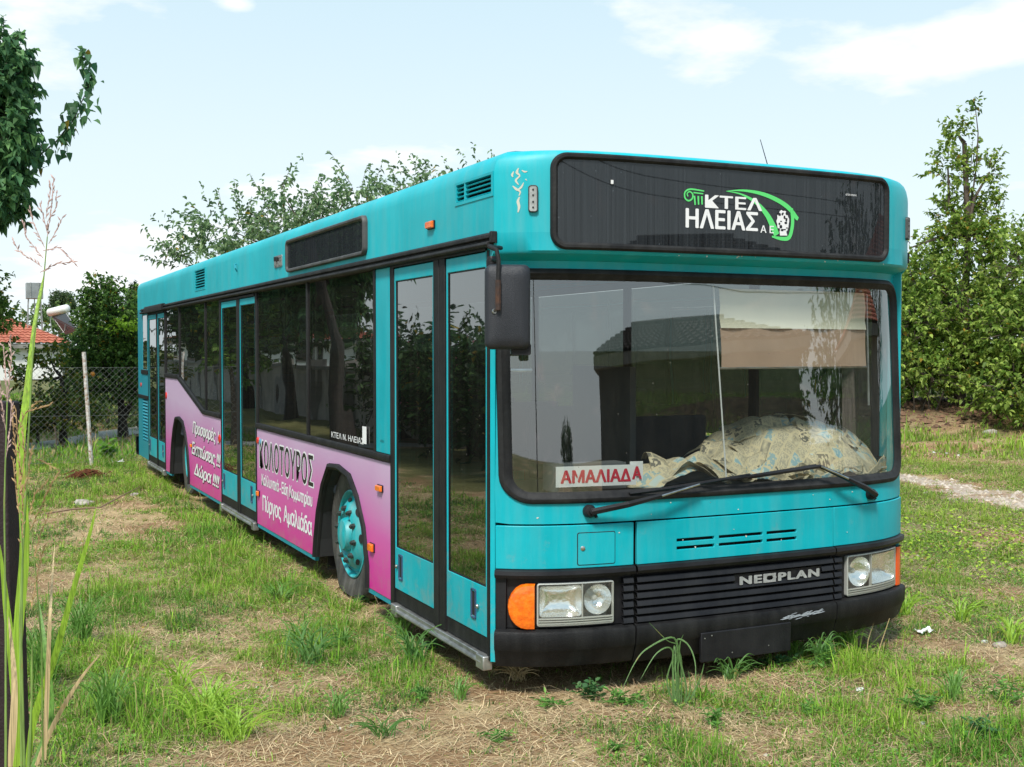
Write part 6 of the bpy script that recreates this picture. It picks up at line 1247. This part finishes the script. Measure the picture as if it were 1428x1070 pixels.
def reed(name, label, stem, d, heads, bl, ms, w_=.0028, seed=1):
    g_ = at(*stem[0], d); o_ = empty(name, g_, label, 'reed'); rs = random.Random(seed); S = [at(px, py, d) for px, py in stem]; low = S[0].copy(); low.z = -.02; low.x -= .02; S = [low] + S
    MB().tube(S, [w_ * (1.1 - .8 * i / len(S)) for i in range(len(S))], 7).build('stem', m_stalk, o_, smooth=True)
    if heads:
        mb_ = MB()
        for h in heads:
            hp = [at(px, py, d) for px, py in h]; mb_.tube(hp, .0008, 4, False)
            for i in range(len(hp) - 1): spikelets(mb_, hp[i], hp[i + 1], max(4, int((hp[i + 1] - hp[i]).length / .006)), .010, rs)
        mb_.build('seed_head', ms, o_)
    for b_ in bl:
        mb_ = MB(); pts = [at(px, py, d + dd) for px, py, dd in b_[0]]; longblade(mb_, pts, b_[1]); mb_.build('leaf', b_[2], o_, smooth=True)
    return o_
g_lime = gm('lime_reed_leaf', (.34, .55, .05), .45)
reed('reed_grass', 'tall reed with a faint pink plume high against the sky at left', [(30, 1065), (28, 860), (38, 640), (47, 470), (60, 400), (66, 330)], 2.0, [((66, 330), (72, 285), (75, 247)), ((66, 325), (60, 300), (56, 285)), ((62, 345), (46, 310), (42, 292)), ((60, 360), (36, 330), (32, 310)), ((66, 310), (78, 290), (79, 268)), ((58, 372), (26, 350), (18, 335)), ((68, 340), (80, 320), (88, 302)), ((60, 350), (82, 345), (105, 368)), ((56, 380), (78, 368), (103, 365)), ((64, 305), (70, 270), (70, 255))],
     [(((22, 1070, 0), (24, 900, 0), (34, 760, 0), (28, 640, 0), (38, 540, .02), (50, 440, .05), (62, 380, .1)), .0085, g_lime)], m_seed, .0022, 1)
reed('reed_grass', 'reed with a broad lime green leaf arching right at the lower left', [(40, 1070), (44, 980), (45, 900)], 2.1, [], [(((38, 1070, 0), (48, 1000, 0), (75, 920, -.02), (100, 830, -.04), (125, 745, -.05), (134, 708, -.05)), .0065, g_lime), (((50, 1068, 0), (75, 1010, 0), (110, 950, 0), (140, 912, 0)), .0042, g_dry), (((30, 1068, 0), (20, 950, 0), (8, 840, 0), (0, 760, 0)), .009, g_lime), (((46, 1070, 0), (70, 1000, .03), (62, 900, .05), (52, 830, .1)), .007, g_mid)], m_seed2, .003, 2)
reed('reed_grass', 'reed with drooping tan seed heads beside the dark post', [(34, 1060), (30, 900), (32, 780), (26, 680)], 1.95, [((26, 680), (28, 640), (24, 600), (22, 570)), ((27, 690), (34, 640), (32, 600)), ((24, 640), (20, 610), (16, 560)), ((30, 700), (40, 660), (44, 625)), ((26, 600), (36, 575), (70, 565)), ((28, 720), (24, 700), (18, 640)), ((30, 760), (32, 720), (30, 680))], [], m_seed2, .002, 3)
reed('reed_grass', 'thin reed whose brown seed heads bend to the right at knee height', [(60, 1060), (58, 900), (50, 800), (42, 740)], 2.05, [((42, 740), (60, 700), (80, 660)), ((46, 780), (58, 740), (70, 715)), ((40, 720), (48, 690), (66, 672)), ((50, 640), (62, 645), (80, 655)), ((44, 850), (52, 800), (62, 760)), ((60, 560), (54, 560), (44, 568))], [(((62, 1060, 0), (66, 950, 0), (70, 850, 0), (76, 760, .1)), .004, g_dry)], m_seed2, .0018, 4)
reed('reed_grass', 'left reed standing in front of the dark post with dark red heads', [(8, 1060), (8, 900), (6, 700), (10, 560)], 1.9, [((10, 560), (8, 520), (4, 480)), ((8, 640), (14, 600), (16, 560)), ((8, 600), (2, 560), (0, 530)), ((10, 560), (16, 500), (14, 470))], [(((14, 1070, 0), (20, 960, 0), (12, 860, .02)), .006, g_dry)], m_seed, .0022, 5)
# ------------------------------------------------------------------ the surroundings that the glass mirrors
def az(a_deg, d, cx=CAM.x, cy=None): cy = CAM.y if cy is None else cy; return cx + d * math.sin(R(a_deg)), cy
bx_, by_ = -2.23 + 26 * math.sin(R(30)), 4.5 - 26 * math.cos(R(30))
m_dtile = mat('weathered_dark_tile', (.06, .04, .032), .85, var=.5, vscale=3); m_dwall = mat('weathered_render', (.36, .33, .28), .9, var=.4, vscale=1.5, bump=.4)
house('stone_barn', 'dark gabled barn mirrored in the left half of the windscreen', (bx_ - 2.6, by_ - 3.5, 0), R(32), 9.0, 5.0, 2.9, 3.9, m_dtile, mat('dark_stone_wall', (.10, .09, .075), .9, var=.5, vscale=2), 'barn')
house('tiled_house', 'house with red tiled roof mirrored at the right end of the windscreen', (19, -14, 0), R(35), 8, 6, 2.9, 4.4, m_tile, m_dwall, 'house')
house('long_shed', 'long grey shed mirrored in the front door glass', (-30, 22, 0), R(62), 22, 7, 2.6, 3.9, m_conc, m_dwall, 'shed', False)
house('garden_house', 'red roofed house mirrored in the side windows behind the mulberry', (-20, 58, 0), R(20), 12, 7, 1.9, 3.1, m_tile, m_wallw, 'house')
def rtree(name, label, x, y, h_, rr_, cols, seed, leaf=.2, n_=300, cat='tree'): 
    return tree(name, label, (x, y, 0), [(0, 0, 0), (.1, 0, h_ * .3), (0, .1, h_ * .6)], [((x, y, h_ * .62), (rr_, rr_, h_ * .36), n_), ((x + rr_ * .4, y, h_ * .38), (rr_ * .8, rr_ * .8, h_ * .34), n_ // 2)], leaf, 9, cols, twig=.5, rad=.13, seed=seed, cat=cat, bark=m_bark_d)
for k, (x, y, h_, rr_) in enumerate(((1, -52, 3.0, 2.8), (17, -34, 3.0, 3), (22, -26, 4.5, 3.2), (25, -20, 6.5, 3.5), (29, -14, 7.5, 4), (31, -6, 8, 4))):
    rtree('roadside_tree', ['first', 'second', 'third', 'fourth', 'fifth', 'last'][k] + ' leafy tree from the left of the row mirrored in the windscreen', x, y, h_, rr_, DGR, 140 + k, .28, 260)['group'] = 'trees behind the photographer'
for k in range(8):
    y = 7.0 + k * 1.1; t_ = rtree('oleander_bush', ['nearest', 'second', 'third', 'fourth', 'fifth', 'sixth', 'seventh', 'farthest'][k] + ' pink flowered oleander of the hedge mirrored in the front door', -5.0 + .1 * math.sin(k * 2), y, 1.9 + .2 * math.sin(k * 3), .75, DGR, 160 + k, .12, 150, 'bush'); t_['group'] = 'oleander hedge'
    r = np.random.default_rng(170 + k); q = np.array([-4.5, y, 1.1])[None] + r.normal(0, 1, (26, 3)) * np.array([.12, .4, .35])[None]; leaves('flowers', q, r.normal(0, 1, (26, 3)), .06, np.tile(np.array([[.6, .16, .24]]), (26, 1)), parent=t_)
wl = empty('garden_wall', (-5.2, 18, 0), 'weathered grey block wall mirrored in the side windows', 'wall')
MB().box(-5.35, -5.15, 12.8, 44, -.1, 1.15).build('wall_body', m_dwall, wl); MB().box(-5.4, -5.1, 12.8, 44, 1.153, 1.23).build('coping', m_conc, wl)
for k in range(11): MB().box(-5.42, -5.08, 13 + k * 2.7, 13.3 + k * 2.7, -.1, 1.38).build('pier', m_conc, wl)
pw = empty('power_line', (3, -16, 0), 'two sagging power cables on wooden poles mirrored in the windscreen', 'power line')
for x, y in ((-6, -18), (26, -20)): MB().tube([(x, y, 0), (x, y, 6.2)], [.13, .09], 8).build('pole', m_bark, pw)
for z in (5.6, 6.0): MB().tube([(-6 + 32 * k / 16, -18 - 2 * k / 16, z - .5 * 4 * (k / 16) * (1 - k / 16)) for k in range(17)], .015, 4).build('cable', m_black, pw)
